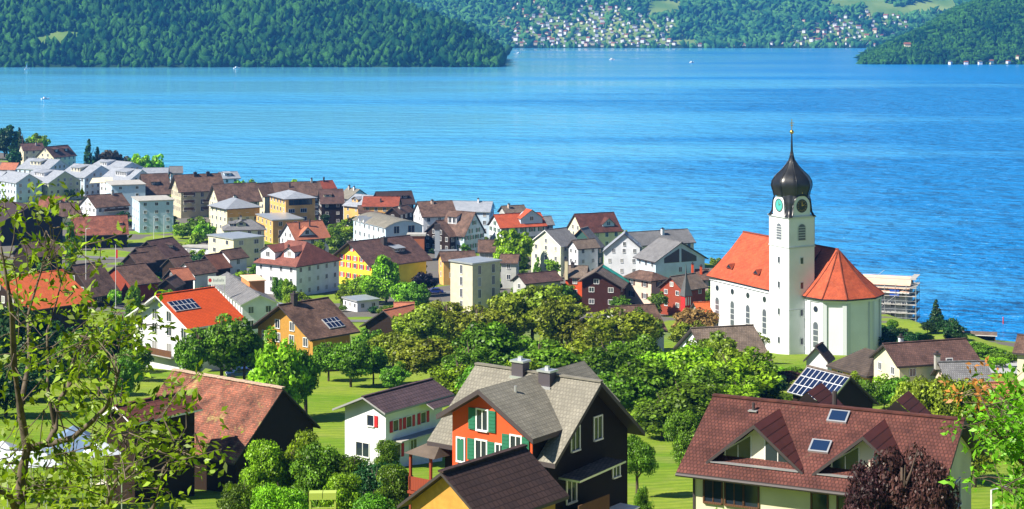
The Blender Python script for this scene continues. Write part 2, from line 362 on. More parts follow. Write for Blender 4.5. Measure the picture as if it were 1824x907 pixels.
# ================================================================ SETTING
def grid(name, xs, ys, zf, mats, smooth=True, kind='structure'):
    X, Y = np.meshgrid(xs, ys); Z = zf(X, Y); V = np.stack([X, Y, Z], -1).reshape(-1, 3)
    nx, ny = len(xs), len(ys); i = np.arange(ny-1)[:, None]*nx+np.arange(nx-1)[None]
    i = i.ravel(); Fc = np.stack([i, i+1, i+nx+1, i+nx], 1)
    return tag(link(name, fastmesh(name, V, Fc, mats, smooth)), kind=kind)
def smooth_noise(X, Y, s, seed=0):
    r = np.random.RandomState(seed); z = 0
    for k in range(6):
        a = r.rand()*6.28; f = (.6+r.rand()*1.4)/s; z = z+np.sin((X*math.cos(a)+Y*math.sin(a))*f+r.rand()*6.28)
    return z/6
def grass_mat():
    m, n, l, b = newmat('meadow_grass'); b.inputs['Roughness'].default_value = .95; b.inputs['Specular IOR Level'].default_value = .1
    tc = N(n,'TexCoord'); a = N(n,'TexNoise'); a.inputs['Scale'].default_value = .05; a.inputs['Detail'].default_value = 6
    mp = N(n,'Mapping'); mp.inputs['Scale'].default_value = (.5,1.6,1); mp.inputs['Rotation'].default_value = (0,0,.35); l.new(tc.outputs['Object'], mp.inputs[0]); l.new(mp.outputs[0], a.inputs[0])
    f = N(n,'TexNoise'); f.inputs['Scale'].default_value = 1.1; f.inputs['Detail'].default_value = 10; f.inputs['Roughness'].default_value = .8; l.new(mp.outputs[0], f.inputs[0])
    r1 = N(n,'MapRange'); l.new(a.outputs[0], r1.inputs[0]); r1.inputs[1].default_value = .38; r1.inputs[2].default_value = .62
    c = mixc(n,l,r1.outputs[0],(.19,.33,.016),(.34,.42,.045))
    dn = N(n,'TexNoise'); dn.inputs['Scale'].default_value = .16; dn.inputs['Detail'].default_value = 7; dn.inputs['Roughness'].default_value = .7; l.new(tc.outputs['Object'], dn.inputs[0]); dr = N(n,'MapRange'); l.new(dn.outputs[0], dr.inputs[0]); dr.inputs[1].default_value = .5; dr.inputs[2].default_value = .68; dr.inputs[4].default_value = .75
    c = mixc(n,l,dr.outputs[0],c,(.36,.38,.10))
    wv = N(n,'TexWave'); wv.inputs['Scale'].default_value = .16; wv.inputs['Distortion'].default_value = 4; wv.inputs['Detail'].default_value = 3; mw = N(n,'Mapping'); mw.inputs['Rotation'].default_value = (0,0,1.25); l.new(tc.outputs['Object'], mw.inputs[0]); l.new(mw.outputs[0], wv.inputs[0])
    wr_ = N(n,'MapRange'); l.new(wv.outputs['Fac'], wr_.inputs[0]); wr_.inputs[3].default_value = 0; wr_.inputs[4].default_value = .38; c = mixc(n,l,wr_.outputs[0],c,(.10,.20,.012))
    r2 = N(n,'MapRange'); l.new(f.outputs[0], r2.inputs[0]); r2.inputs[1].default_value = .35; r2.inputs[2].default_value = .65; r2.inputs[3].default_value = .55; r2.inputs[4].default_value = 0
    c = mixc(n,l,r2.outputs[0],c,(.045,.12,.012))
    sp = N(n,'SeparateXYZ'); l.new(tc.outputs['Object'], sp.inputs[0]); vm = N(n,'MapRange'); l.new(sp.outputs['Y'], vm.inputs[0]); vm.inputs[1].default_value = 345; vm.inputs[2].default_value = 400
    pn = N(n,'TexNoise'); pn.inputs['Scale'].default_value = .045; pn.inputs['Detail'].default_value = 2; l.new(tc.outputs['Object'], pn.inputs[0]); pr_ = N(n,'MapRange'); l.new(pn.outputs[0], pr_.inputs[0]); pr_.inputs[1].default_value = .44; pr_.inputs[2].default_value = .47
    mm = N(n,'Math'); mm.operation = 'MULTIPLY'; l.new(vm.outputs[0], mm.inputs[0]); l.new(pr_.outputs[0], mm.inputs[1])
    c = mixc(n,l,mm.outputs[0],c,(.15,.14,.125)); l.new(c, b.inputs['Base Color'])
    bp = N(n,'Bump'); bp.inputs['Strength'].default_value = .6; bp.inputs['Distance'].default_value = .25; l.new(f.outputs[0], bp.inputs['Height']); l.new(bp.outputs[0], b.inputs['Normal'])
    return m
GRASS = grass_mat()
def ter(X, Y):
    z = gz(X, Y)
    return z+smooth_noise(X, Y, 9, 3)*.35*np.clip((z-1)/3, 0, 1)
xs = np.concatenate([np.linspace(-460,-200,40), np.linspace(-196,160,140), np.linspace(165,420,30)])
ys = np.concatenate([np.linspace(-60,60,40), np.linspace(62,700,230), np.linspace(706,1300,70)])
grid('ground', xs, ys, ter, [GRASS])
# ---- lake
def water_mat():
    m, n, l, b = newmat('lake_water')
    b.inputs['IOR'].default_value = 1.33; b.inputs['Specular IOR Level'].default_value = .5
    tc = N(n,'TexCoord')
    def nz(scale, detail, mapscale, rot=0, rough=.6):
        mp = N(n,'Mapping'); mp.inputs['Scale'].default_value = mapscale; mp.inputs['Rotation'].default_value = (0,0,rot); l.new(tc.outputs['Object'], mp.inputs[0])
        a = N(n,'TexNoise'); a.inputs['Scale'].default_value = scale; a.inputs['Detail'].default_value = detail; a.inputs['Roughness'].default_value = rough; l.new(mp.outputs[0], a.inputs[0]); return a
    w1 = nz(.24, 4, (.5,1,1), .12); w2 = nz(.05, 3, (.55,1,1), -.1); streak = nz(.0040, 6, (.16,1,1), .05, .6); patch = nz(.0011, 3, (.5,1,1), .3)
    ad = N(n,'Math'); ad.operation = 'MULTIPLY_ADD'; l.new(w2.outputs[0], ad.inputs[0]); ad.inputs[1].default_value = 3.0; l.new(w1.outputs[0], ad.inputs[2])
    # wind: the open water on the right is ruffled, the water sheltered by the promontory on the left is calm; this mask also paints it paler
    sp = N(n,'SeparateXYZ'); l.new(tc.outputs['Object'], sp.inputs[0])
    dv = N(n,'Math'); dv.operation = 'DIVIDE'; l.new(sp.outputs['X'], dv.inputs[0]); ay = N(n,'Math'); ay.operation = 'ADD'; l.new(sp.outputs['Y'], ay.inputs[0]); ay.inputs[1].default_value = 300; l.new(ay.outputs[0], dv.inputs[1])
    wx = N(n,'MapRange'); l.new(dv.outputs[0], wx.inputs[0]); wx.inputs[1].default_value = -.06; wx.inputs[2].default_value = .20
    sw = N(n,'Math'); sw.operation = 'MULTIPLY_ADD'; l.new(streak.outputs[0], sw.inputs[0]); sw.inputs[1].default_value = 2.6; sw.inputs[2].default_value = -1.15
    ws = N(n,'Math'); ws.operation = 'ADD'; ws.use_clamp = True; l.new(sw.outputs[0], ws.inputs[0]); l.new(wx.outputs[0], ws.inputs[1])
    lee = N(n,'MapRange'); l.new(ay.outputs[0], lee.inputs[0]); lee.inputs[1].default_value = 2450; lee.inputs[2].default_value = 2900; lee.inputs[3].default_value = 1.0; lee.inputs[4].default_value = .16
    st0 = N(n,'MapRange'); l.new(ws.outputs[0], st0.inputs[0]); st0.inputs[3].default_value = .14; st0.inputs[4].default_value = 1.0
    st = N(n,'Math'); st.operation = 'MULTIPLY'; l.new(st0.outputs[0], st.inputs[0]); l.new(lee.outputs[0], st.inputs[1])
    bp = N(n,'Bump'); bp.inputs['Distance'].default_value = 6.0; l.new(st.outputs[0], bp.inputs['Strength']); l.new(ad.outputs[0], bp.inputs['Height']); l.new(bp.outputs[0], b.inputs['Normal'])
    rr = N(n,'MapRange'); l.new(ws.outputs[0], rr.inputs[0]); rr.inputs[3].default_value = .08; rr.inputs[4].default_value = .25
    rm = N(n,'Math'); rm.operation = 'MULTIPLY'; l.new(rr.outputs[0], rm.inputs[0]); rm.inputs[1].default_value = 1.0; l.new(rm.outputs[0], b.inputs['Roughness'])
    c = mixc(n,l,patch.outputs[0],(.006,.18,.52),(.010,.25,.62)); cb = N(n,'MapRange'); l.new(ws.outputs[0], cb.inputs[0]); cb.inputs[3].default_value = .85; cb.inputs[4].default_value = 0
    c = mixc(n,l,cb.outputs[0],c,(.15,.58,.88)); l.new(c, b.inputs['Base Color'])  # paler base colour in calm water stands in for reflected bright sky
    return m
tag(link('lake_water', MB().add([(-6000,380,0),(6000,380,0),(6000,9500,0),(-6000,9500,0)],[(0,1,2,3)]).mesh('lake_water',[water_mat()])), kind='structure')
# ---- hills
def hill_mat(name, c, c2):
    m, n, l, b = newmat(name); b.inputs['Roughness'].default_value = 1; b.inputs['Specular IOR Level'].default_value = 0
    tc = N(n,'TexCoord'); a = N(n,'TexNoise'); a.inputs['Scale'].default_value = .008; a.inputs['Detail'].default_value = 8; l.new(tc.outputs['Object'], a.inputs[0])
    r = N(n,'MapRange'); l.new(a.outputs[0], r.inputs[0]); r.inputs[1].default_value = .4; r.inputs[2].default_value = .6
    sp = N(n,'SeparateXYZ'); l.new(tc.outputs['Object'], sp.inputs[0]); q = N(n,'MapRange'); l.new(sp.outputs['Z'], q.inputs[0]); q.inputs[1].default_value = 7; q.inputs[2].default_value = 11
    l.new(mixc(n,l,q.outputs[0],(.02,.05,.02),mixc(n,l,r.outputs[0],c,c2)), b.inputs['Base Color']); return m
HG = hill_mat('hill_meadow',(.10,.20,.04),(.22,.30,.08)); HD = hill_mat('hill_floor',(.02,.06,.015),(.04,.09,.02))
def sstep(t): t = np.clip(t, 0, 1); return t*t*(3-2*t)
def hill_left(X, Y):
    d = -17-X; Hh = np.interp(d, [-40,0,8,43,91,205,400,900,1500],[-12,2,10,34,55,92,145,225,260])
    wd = np.interp(d, [0,50,200,600],[40,110,240,420]); y0 = 2844+np.interp(d,[0,60,300,900],[12,4,0,-10])+smooth_noise(X,Y*0,60,5)*6
    t = (Y-y0)/wd
    h = Hh*np.clip(t,0,1)**.8
    return np.where((t<0)|(d<-2), np.minimum(t*20,0)-4, h+smooth_noise(X,Y,45,1)*6*sstep(t*2))-.3
def hill_right(X, Y):
    d = X-586-(Y-3012)*.20; Hh = np.interp(d, [-40,0,12,32,69,117,155,180,400,900],[-12,2,8,16,33,54,77,92,165,230])
    wd = np.interp(d,[0,50,200,600],[40,90,200,420]); y0 = 3012+np.interp(d,[0,60,300],[10,2,-6])+smooth_noise(X,Y*0,50,7)*5
    t = (Y-y0)/wd; h = Hh*np.clip(t,0,1)**.8
    return np.where((t<0)|(d<-2), np.minimum(t*20,0)-4, h+smooth_noise(X,Y,40,2)*5*sstep(t*2))-.3
def hill_far(X, Y):
    y0 = 4571+smooth_noise(X,Y*0,140,9)*22; d = Y-y0
    s = .36+.13*smooth_noise(X,Y*0,260,4)
    h = np.interp(d,[0,30,600,1400,2600],[0,4,600*.42,620,1000])*(1+.35*(s-.36)/.13*.5)
    return np.where(d<0, d*.3-.5, h+smooth_noise(X,Y,90,8)*13*sstep(d/120))
grid('hill', np.linspace(-1600,30,300), np.linspace(2780,3900,110), hill_left, [HG])
grid('hill', np.linspace(540,1700,220), np.linspace(2950,3560,90), hill_right, [HD])
grid('mountain', np.linspace(-2200,3200,200), np.linspace(4480,5400,110), hill_far, [HG])
# ---- forests: thousands of small crowns in one object per wood
def ico(sub):
    bm = bmesh.new(); bmesh.ops.create_icosphere(bm, subdivisions=sub, radius=1); V = np.array([v.co[:] for v in bm.verts]); Fc = np.array([[v.index for v in f.verts] for f in bm.faces]); bm.free(); return V, Fc
ICV, ICF = ico(2)
def forest(name, pts, rmin, rmax, label, mats, seed):
    r = np.random.RandomState(seed); Vs = []; Fs = []; tv = []; b = 0
    protos = []
    for k in range(8):
        v = ICV.copy(); a = r.randn(9, 3); a /= np.linalg.norm(a, axis=1)[:, None]
        for q in a: v += v*(np.clip((v @ q)-.55, 0, 1)*.75)[:, None]
        v *= (1+r.randn(len(v), 1)*.07)
        if k >= 5:
            v /= np.linalg.norm(v, axis=1).mean(); t = (v[:, 2]-v[:, 2].min())/np.ptp(v[:, 2]); v[:, 0] *= 1.1-.95*t; v[:, 1] *= 1.1-.95*t; v[:, 2] *= 1.7
        v /= (np.linalg.norm(v, axis=1).mean() if k < 5 else 1); protos.append(v)
    for p in pts:
        k = r.choice(8, p=[.155]*5+[.075]*3); s = rmin+(rmax-rmin)*r.rand()**1.3; a = r.rand()*6.28; v = protos[k]
        c, q = math.cos(a), math.sin(a)
        w = np.stack([(v[:, 0]*c-v[:, 1]*q)*s, (v[:, 0]*q+v[:, 1]*c)*s, v[:, 2]*s*(1.05+.3*r.rand())+s*.8], 1)+np.array(p)
        Vs.append(w); Fs.append(ICF+b); b += len(v); tv.append(np.full(len(v), r.rand()))
    return tag(link(name, fastmesh(name, np.concatenate(Vs), np.concatenate(Fs), mats, False, np.concatenate(tv))), label, 'forest', kind='stuff')
def forest_mat(name, c1, c2):
    m, n, l, b = newmat(name); b.inputs['Roughness'].default_value = 1; b.inputs['Specular IOR Level'].default_value = 0
    a = N(n,'Attribute'); a.attribute_name = 'tint'; tc = N(n,'TexCoord'); z = N(n,'TexNoise'); z.inputs['Scale'].default_value = .012; l.new(tc.outputs['Object'], z.inputs[0])
    z2 = N(n,'TexNoise'); z2.inputs['Scale'].default_value = .5; z2.inputs['Detail'].default_value = 4; l.new(tc.outputs['Object'], z2.inputs[0])
    s = N(n,'Math'); s.operation = 'MULTIPLY_ADD'; l.new(z.outputs[0], s.inputs[0]); s.inputs[1].default_value = 2.2; s.inputs[2].default_value = -1.1
    s2 = N(n,'Math'); s2.operation = 'ADD'; l.new(s.outputs[0], s2.inputs[0]); l.new(a.outputs['Fac'], s2.inputs[1]); s2.use_clamp = True
    c = mixc(n,l,s2.outputs[0],c1,c2); s3 = N(n,'MapRange'); l.new(z2.outputs[0], s3.inputs[0]); s3.inputs[1].default_value = .4; s3.inputs[2].default_value = .6; s3.inputs[3].default_value = .55; s3.inputs[4].default_value = 0
    l.new(mixc(n,l,s3.outputs[0],c,[q*.35 for q in c1]), b.inputs['Base Color']); return m
FM1 = forest_mat('forest_near',(.004,.035,.014),(.055,.17,.025)); FM2 = forest_mat('forest_far',(.012,.08,.035),(.10,.28,.06))
def scatter(fn, x0, x1, y0, y1, sp, seed, skip=None, zmax=400):
    r = np.random.RandomState(seed); out = []
    nx = int((x1-x0)/sp); ny = int((y1-y0)/sp)
    X = x0+(np.arange(nx)[None]+r.rand(ny, nx))*sp; Y = y0+(np.arange(ny)[:, None]+r.rand(ny, nx))*sp
    Z = fn(X, Y); px = 912+F*X/Y; py = YH+F*(CH-Z)/Y
    ok = (Z > .05) & (px > -70) & (px < 1900) & (py > -45) & (Z < zmax)
    if skip is not None: ok &= ~skip(X, Y, Z, px, py)
    return np.stack([X[ok], Y[ok], Z[ok]], 1)
pl = scatter(hill_left, -1000, 20, 2830, 3400, 4.9, 1, lambda X,Y,Z,px,py: (((px-95)/52)**2+((py-(78-(px-50)*.16))/12)**2 < 1))
forest('forest', pl, 2.5, 4.6, 'dark blue-green wooded promontory on the left across the lake', [FM1], 11)
pr = scatter(hill_right, 570, 1080, 2998, 3500, 4.9, 2)
forest('forest', pr, 2.5, 4.6, 'green wooded headland on the right side of the lake', [FM1], 12)
rr = np.random.RandomState(77)
def far_pt(px, py):
    Y = np.arange(4560, 5400, 4.0); X = (px-912)/F*Y; Z = hill_far(X, Y); P = YH+F*(CH-Z)/Y
    i = np.argmax((P <= py) & (Z > .5)); return (float(X[i]), float(Y[i]), float(Z[i]))
FARH = []
tries = 0
while len(FARH) < 250 and tries < 6000:
    tries += 1
    k = rr.rand()
    if k < .66: px = 1035+rr.randn()*78; py = 82-abs(rr.randn())*34
    elif k < .88: px = 1500+rr.randn()*48; py = 84-abs(rr.randn())*22-(px-1440)*.1
    else: px = rr.uniform(905, 1560); py = rr.uniform(80, 84)
    if py < 2 or px < 885 or (px > 1200 and px < 1400 and py < 78): continue
    p = far_pt(px, py)
    if all((p[0]-q[0])**2+(p[1]-q[1])**2 > 14**2 for q in FARH): FARH.append(p)
FH = np.array(FARH)
def skipfar(X, Y, Z, px, py):
    s = ((px > 1475) & (px < 1575) & (py < 14)) | (np.abs(py-(22-(px-1600)*.16)) < 9+(px-1600)*.03) & (px > 1570) & (px < 1705)
    s |= (smooth_noise(X, Y, 45, 21) > .42) & (px > 1150)
    for q in FH: s |= ((X-q[0])**2 < 75) & (Y < q[1]+6) & (Y > q[1]-30)
    return s
pf = scatter(hill_far, -420, 1500, 4560, 5230, 8.2, 3, skipfar)
forest('forest', pf, 3.6, 6.4, 'hazy blue-green forest on the mountainside beyond the lake', [FM2], 13)
# ---- haze over the lake: one closed box of even pale air
def haze():
    m = bpy.data.materials.new('haze_air'); m.use_nodes = True; n = m.node_tree.nodes; l = m.node_tree.links
    n.remove(n['Principled BSDF']); v = n.new('ShaderNodeVolumePrincipled'); v.inputs['Color'].default_value = (.08,.37,1,1); v.inputs['Density'].default_value = 0.00009
    v.inputs['Anisotropy'].default_value = 0
    l.new(v.outputs[0], n['Material Output'].inputs['Volume'])
    o = MB().b2((-6500,-200,-20),(6500,10000,470)).build('haze', m); tag(o, 'blue summer haze in the air over the lake', 'haze', kind='stuff'); return o
HAZE = haze()
# ---- far houses across the lake
def far_house_mesh(w, roof):
    b = MB(); b.b2((-4.5,-4,-2),(4.5,4,5.5),0); b.poly([(-4.8,5.2),(0,8.6),(4.8,5.2)],'x',-5.2,5.2,1); return b.mesh('house_far',[w, roof])
FHM = [far_house_mesh(a, b) for a, b in ((WHITE,T_TERRA),(WHITE,T_GREY),(CREAM,T_TERRA),(WHITE,T_BROWN),(WHITE,T_LGREY),(PINK,T_RED),(CREAM,T_GREY))]
FHL = ['white house with pale orange roof','white house with grey roof','cream house with pale orange roof','white house with brown roof','white house with light roof','pink house with red roof','cream house with grey roof']
for i, p in enumerate(FARH):
    k = rr.choice(7, p=[.22,.2,.12,.16,.16,.06,.08]); s = .65+.5*rr.rand()
    pxx = 912+F*p[0]/p[1]; pyy = YH+F*(CH-p[2])/p[1]
    ar = 'in the main hillside village across the lake' if pxx < 1250 else 'in the smaller village right of it across the lake'
    hb = ('left' if pxx < 960 else 'centre-left' if pxx < 1010 else 'centre' if pxx < 1060 else 'centre-right' if pxx < 1110 else 'right') if pxx < 1250 else ('left' if pxx < 1470 else 'centre' if pxx < 1520 else 'right')
    vb = 'topmost' if pyy < 22 else 'upper' if pyy < 36 else 'middle' if pyy < 50 else 'lower' if pyy < 66 else 'lowest'
    ar = '%s rows %s of the %s far village' % (vb, hb, 'main' if pxx < 1250 else 'smaller')
    if pyy > 78: ar = 'waterline of the far shore, ' + ('far left' if pxx < 960 else 'left' if pxx < 1040 else 'middle' if pxx < 1160 else 'right of middle' if pxx < 1350 else 'right')
    o = link('house', FHM[k], loc=(p[0],p[1],p[2]+1.5), rot=(0,0,rr.choice([0,1.57,.5,-.6,1.1])), scale=(s*(.8+.5*rr.rand()), s, s*(.85+.3*rr.rand())))
    tag(o, 'tiny '+FHL[k]+', '+ar, 'house', 'distant houses: '+FHL[k]+' '+ar)
# ================================================================ HOUSES
WM = {}
def winmesh(w=1.0, h=1.3, fm=None, gm=None, mull=1, sill=True):
    fm = fm or WTRIM; gm = gm or GLASS; k = (w, h, fm.name, gm.name, mull)
    if k in WM: return WM[k]
    b = MB(); t = .09; b.b2((-w/2,-.015,-h/2),(w/2,.02,h/2),1)
    b.b2((-w/2-t,-.07,-h/2-t),(-w/2,.02,h/2+t)); b.b2((w/2,-.07,-h/2-t),(w/2+t,.02,h/2+t))
    b.b2((-w/2,-.07,h/2),(w/2,.02,h/2+t)); b.b2((-w/2-.05,-.14,-h/2-t),(w/2+.05,.02,-h/2))
    for i in range(mull): x = -w/2+w*(i+1)/(mull+1); b.b2((x-.03,-.05,-h/2),(x+.03,-.016,h/2))
    WM[k] = b.mesh('window', [fm, gm]); return WM[k]
SM = {}
def shutmesh(w, h, m):
    k = (w, h, m.name)
    if k not in SM:
        b = MB(); b.b2((-w/2,-.09,-h/2),(w/2,-.03,h/2))
        for i in range(6): z = -h/2+h*(i+.5)/6; b.b2((-w/2+.06,-.11,z-.03),(w/2-.06,-.09,z+.03))
        SM[k] = b.mesh('shutter', [m])
    return SM[k]
def window(parent, loc, rz, w=1.0, h=1.3, fm=None, gm=None, sh=None, mull=1):
    if gm is None: gm = WR.choice((GLASS,GLASS,GLASS,GLASS2,GLASS2,CURT))
    o = link('window', winmesh(w, h, fm, gm, mull), parent, loc, (0, 0, rz))
    if sh:
        for s in (-1, 1): link('shutter', shutmesh(.5, h+.1, sh), o, (s*(w/2+.36), 0, 0))
    return o
def solidroof(b, prof, t, x0, x1, uvm=True):
    """prof: list of (y,z) from near eave over the ridge to the far eave; builds a thick roof sheet with UVs"""
    n = len(prof); top0 = [(x0, y, z) for y, z in prof]; top1 = [(x1, y, z) for y, z in prof]
    bot0 = [(x0, y, z-t) for y, z in prof]; bot1 = [(x1, y, z-t) for y, z in prof]
    vs = top0+top1+bot0+bot1; fs = []; uvs = []; d = [0]
    for i in range(n-1): d.append(d[-1]+math.hypot(prof[i+1][0]-prof[i][0], prof[i+1][1]-prof[i][1]))
    for i in range(n-1):
        fs.append((i, i+1, n+i+1, n+i)); uvs.append([(x0,d[i]),(x0,d[i+1]),(x1,d[i+1]),(x1,d[i])])
    b.add(vs, fs, 0, uvs)
    fs = [(2*n+i, 3*n+i, 3*n+i+1, 2*n+i+1) for i in range(n-1)]
    fs += [(i, 2*n+i, 2*n+i+1, i+1) for i in range(n-1)]+[(n+i, n+i+1, 3*n+i+1, 3*n+i) for i in range(n-1)]
    fs += [(0, n, 3*n, 2*n), (n-1, 3*n-1, 4*n-1, 2*n-1)]
    b.add(vs, fs, 1); return b
HS = {}; WR = random.Random(5)
def house(key, name, label, wm, rm, cat='house', ov=.55, ovx=.55, near=True, A=True, B=True, sh=None, dorm=(), chim=(), sky=(), sol=None, balc=None,
          win=(1.0,1.25), sp=2.7, frame=None, trim=None, arch=False, gable_mat=None, base=0, group=None, t=.24, noattic=False, plinth=None, ridgecap=True, rows=9):
    X, Y, th, L, W, zr, h, q, hip = FITD[key]
    if key[0] in 'BN' or key[:2] == 'D9': L *= 1.1
    zb = float(gz(X, Y))+base; rt = R(th); e = empty(name, (X, Y, zb), rt, label, cat, group); HS[key] = e
    W1 = W/2; W2 = q*W/2; zr -= zb; k = h/W1 if W1 else 0; trim = trim or DTRIM
    e['_'] = 0; del e['_']
    if h < .2:   # flat roofed box
        L2 = L/2; b = MB(); b.b2((-L2,-W1,-3),(L2,W2,zr-.35)); b.build('wall', wm, e)
        b = MB(); b.b2((-L2-.35,-W1-.35,zr-.348),(L2+.35,W2+.35,zr),0); b.build('roof', rm, e)
        zt = lambda y: zr-.4
        ov = ovx = 0
    else:
        b = MB(); r = hip*W1
        if hip:
            P = [(-L/2,-W1,zr-h),(L/2,-W1,zr-h),(L/2,W2,zr-h),(-L/2,W2,zr-h),(-L/2+r,0,zr),(L/2-r,0,zr)]; sl_ = math.hypot(W1, h)
            b.add(P, [(0,1,5,4),(2,3,4,5),(1,2,5),(3,0,4)], 0, [[(0,0),(L,0),(L-r,sl_),(r,sl_)],[(0,0),(L,0),(L-r,sl_),(r,sl_)],[(0,0),(W,0),(W/2,sl_)],[(0,0),(W,0),(W/2,sl_)]])
            Q = [(p[0],p[1],p[2]-t) for p in P]; b.add(P[:4]+Q[:4], [(0,4,5,1),(1,5,6,2),(2,6,7,3),(3,7,4,0),(4,7,6,5)], 1)
        elif arch:
            prof = []
            for i in range(9): a = -1+i/4; y = a*W1; prof.append((y, zr-h*(abs(a)**2.0)))
            solidroof(b, prof, t, -L/2, L/2)
        else:
            solidroof(b, [(-W1, zr-h), (0, zr), (W2, zr-k*W2)], t, -L/2, L/2)
            if ridgecap: b.box((0,0,zr+.03),(L+.02,.34,.1),0)
        roof = b.build('roof', [rm, trim], e)
        y1 = -W1+ov; y2 = W2-ov; xw = L/2-ovx
        zt = (lambda y: zr-h*(abs(y)/W1)**2-t-.03) if arch else (lambda y: zr-k*abs(y)-t-.03)
        if hip: prof = [(y1,-3),(y1,zr-h-.02),(y2,zr-h-.02),(y2,-3)]; zt = lambda y: zr-h
        elif arch: prof = [(y1,-3)]+[(y1+(y2-y1)*i/8, zt(y1+(y2-y1)*i/8)) for i in range(9)]+[(y2,-3)]
        else: prof = [(y1,-3),(y1,zt(y1)),(0,zt(0)),(y2,zt(y2)),(y2,-3)]
        b = MB(); b.poly(prof, 'x', -xw, xw, 0)
        if gable_mat:   # upper gable clad in other material
            zz = gable_mat[1]; zc = zt(y1)+zz
            yy = min(-y1, (zt(0)-zc)/k); y_2 = min(y2, (zt(0)-zc)/k)
            for sx in (-1, 1): b.poly([(-yy, zc),(0, zt(0)-.02),(y_2, zc)],'x',sx*xw,sx*(xw+.05),1)
        b.build('wall', [wm]+([gable_mat[0]] if gable_mat else []), e)
        if plinth: MB().b2((-xw-.04,y1-.04,-3),(xw+.04,y2+.04,plinth[1])).build('plinth', plinth[0], e)
    if h < .2: y1 = -W1; y2 = W2; xw = L/2; roof = e.children[-1] if e.children else e
    # windows
    w_, h_ = win; he = zt(y1)
    def rows_(top):
        z = top-h_/2-.45; out = []
        while z > h_/2+.35 and len(out) < rows: out.append(z); z -= 2.75
        return out
    if near:
        n = max(1, int((2*xw-1.0)/sp))
        for z in rows_(he):
            for i in range(n): window(e, (-xw+(i+.5)*2*xw/n, y1, z), 0, w_, h_, frame, None, sh)
    for flag, sx, rz in ((A,-1,-math.pi/2),(B,1,math.pi/2)):
        if not flag: continue
        zs = rows_(he)
        if h >= .2 and not hip and not noattic and zr-he > 2.4:
            zs = [he+.95]+zs
            if zr-he > 5.2: zs = [he+3.4]+zs
        for z in zs:
            if h >= .2 and not hip: a = min(-y1, (zr-t-z-h_/2-.3)/max(k,.01)*(1 if not arch else 1.6)); c = min(y2, (zr-t-z-h_/2-.3)/max(k,.01)*(1 if not arch else 1.6))
            else: a, c = -y1, y2
            wd = a+c
            if wd < w_+.5: continue
            n = max(1, int((wd-.5)/sp))
            for i in range(n): window(e, (sx*xw, -a+(i+.5)*wd/n, z), rz, w_, h_, frame, None, sh)
    zs_ = lambda y: zr-k*abs(y)
    for c in chim:
        x, y = c[0], c[1]; hh = c[2] if len(c) > 2 else 1.4; cw = c[3] if len(c) > 3 else .7; cm = c[4] if len(c) > 4 else CONC
        b = MB(); z0 = zs_(y)-.6; b.b2((x-cw/2,y-cw/2,z0),(x+cw/2,y+cw/2,zs_(y)+hh),0); b.b2((x-cw/2-.09,y-cw/2-.09,zs_(y)+hh),(x+cw/2+.09,y+cw/2+.09,zs_(y)+hh+.14),1)
        b.b2((x-.15,y-.15,zs_(y)+hh+.14),(x+.15,y+.15,zs_(y)+hh+.45),1); b.build('chimney', [cm, DTRIM], roof)
    for s in sky:
        x, sy = s[0], s[1]; w2, l2 = (s[2], s[3]) if len(s) > 2 else (.8, 1.2); y = -sy if sy > 0 else -sy; ang = math.atan(k)*(1 if y < 0 else -1)
        b = MB(); b.b2((-w2/2-.1,-l2/2-.1,-.02),(w2/2+.1,l2/2+.1,.10),0); b.b2((-w2/2,-l2/2,.10),(w2/2,l2/2,.115),1)
        b.build('skylight', [METAL, BGLASS], roof, loc=(x, y, zs_(y)+.02), rot=(ang, 0, 0))
    if sol:
        x, sy, w2, l2 = sol; y = -sy; b = MB()
        b.add([(-w2/2,-l2/2,.16),(w2/2,-l2/2,.16),(w2/2,l2/2,.16),(-w2/2,l2/2,.16)], [(0,1,2,3)], 0, [[(0,0),(w2,0),(w2,l2),(0,l2)]])
        b.b2((-w2/2-.04,-l2/2-.04,.0),(w2/2+.04,l2/2+.04,.155),1); b.build('solar_panels', [SOLAR, METAL], roof, loc=(x, y, zs_(y)), rot=(math.atan(k), 0, 0))
    for d in dorm:
        kind, x, sy, w2, hd = d[:5]; dm = d[5] if len(d) > 5 else wm; drm = d[6] if len(d) > 6 else rm; side = -1 if sy > 0 else 1; sy = abs(sy)
        z0 = zs_(sy); Mx = 1 if side < 0 else -1
        g = bpy.data.objects.new('dormer', None); COL.objects.link(g); g.parent = e; g.location = (x, 0, 0); g.rotation_euler = (0,0,0 if side < 0 else math.pi)
        if kind == 'shed':
            k2 = k*.28; zt2 = z0+hd; yb = (zr-zt2)/(k-k2) if False else None
            # roof of dormer: z = zt2 + k2*(sy - s); meets main zr-k*s
            s_ = (zr-zt2-k2*sy)/(k-k2); s_ = max(s_, .05); zi = zt2+k2*(sy-s_)
            b = MB(); b.poly([(-sy, z0-.5),(-sy, zt2-.1),(-s_, zi-.12),(-s_, zr-k*s_-.6)],'x',-w2/2,w2/2,0); b.build('dormer_wall', dm, g)
            b = MB(); solidroof(b, [(-sy-.35, zt2-k2*.35),(-s_+.1, zi+.05)], .14, -w2/2-.25, w2/2+.25); b.build('dormer_roof', [drm, trim], g)
            n = max(1, int(w2/1.6))
            for i in range(n): window(g, (-w2/2+(i+.5)*w2/n, -sy, z0+hd*.5), 0, min(1.1,w2/n-.4), max(.6,hd-.75), frame)
        else:
            zt2 = z0+hd; s_ = max((zr-zt2)/k, .0); hw = w2/2; kk = d[7] if len(d) > 7 else k
            ze_ = zt2-kk*hw
            b = MB(); b.poly([(-hw+.25, z0-.8),(-hw+.25, ze_+kk*.25-.15),(0, zt2-.17),(hw-.25, ze_+kk*.25-.15),(hw-.25, z0-.8)],'y',-sy,-s_+.0,0); b.build('dormer_wall', dm, g)
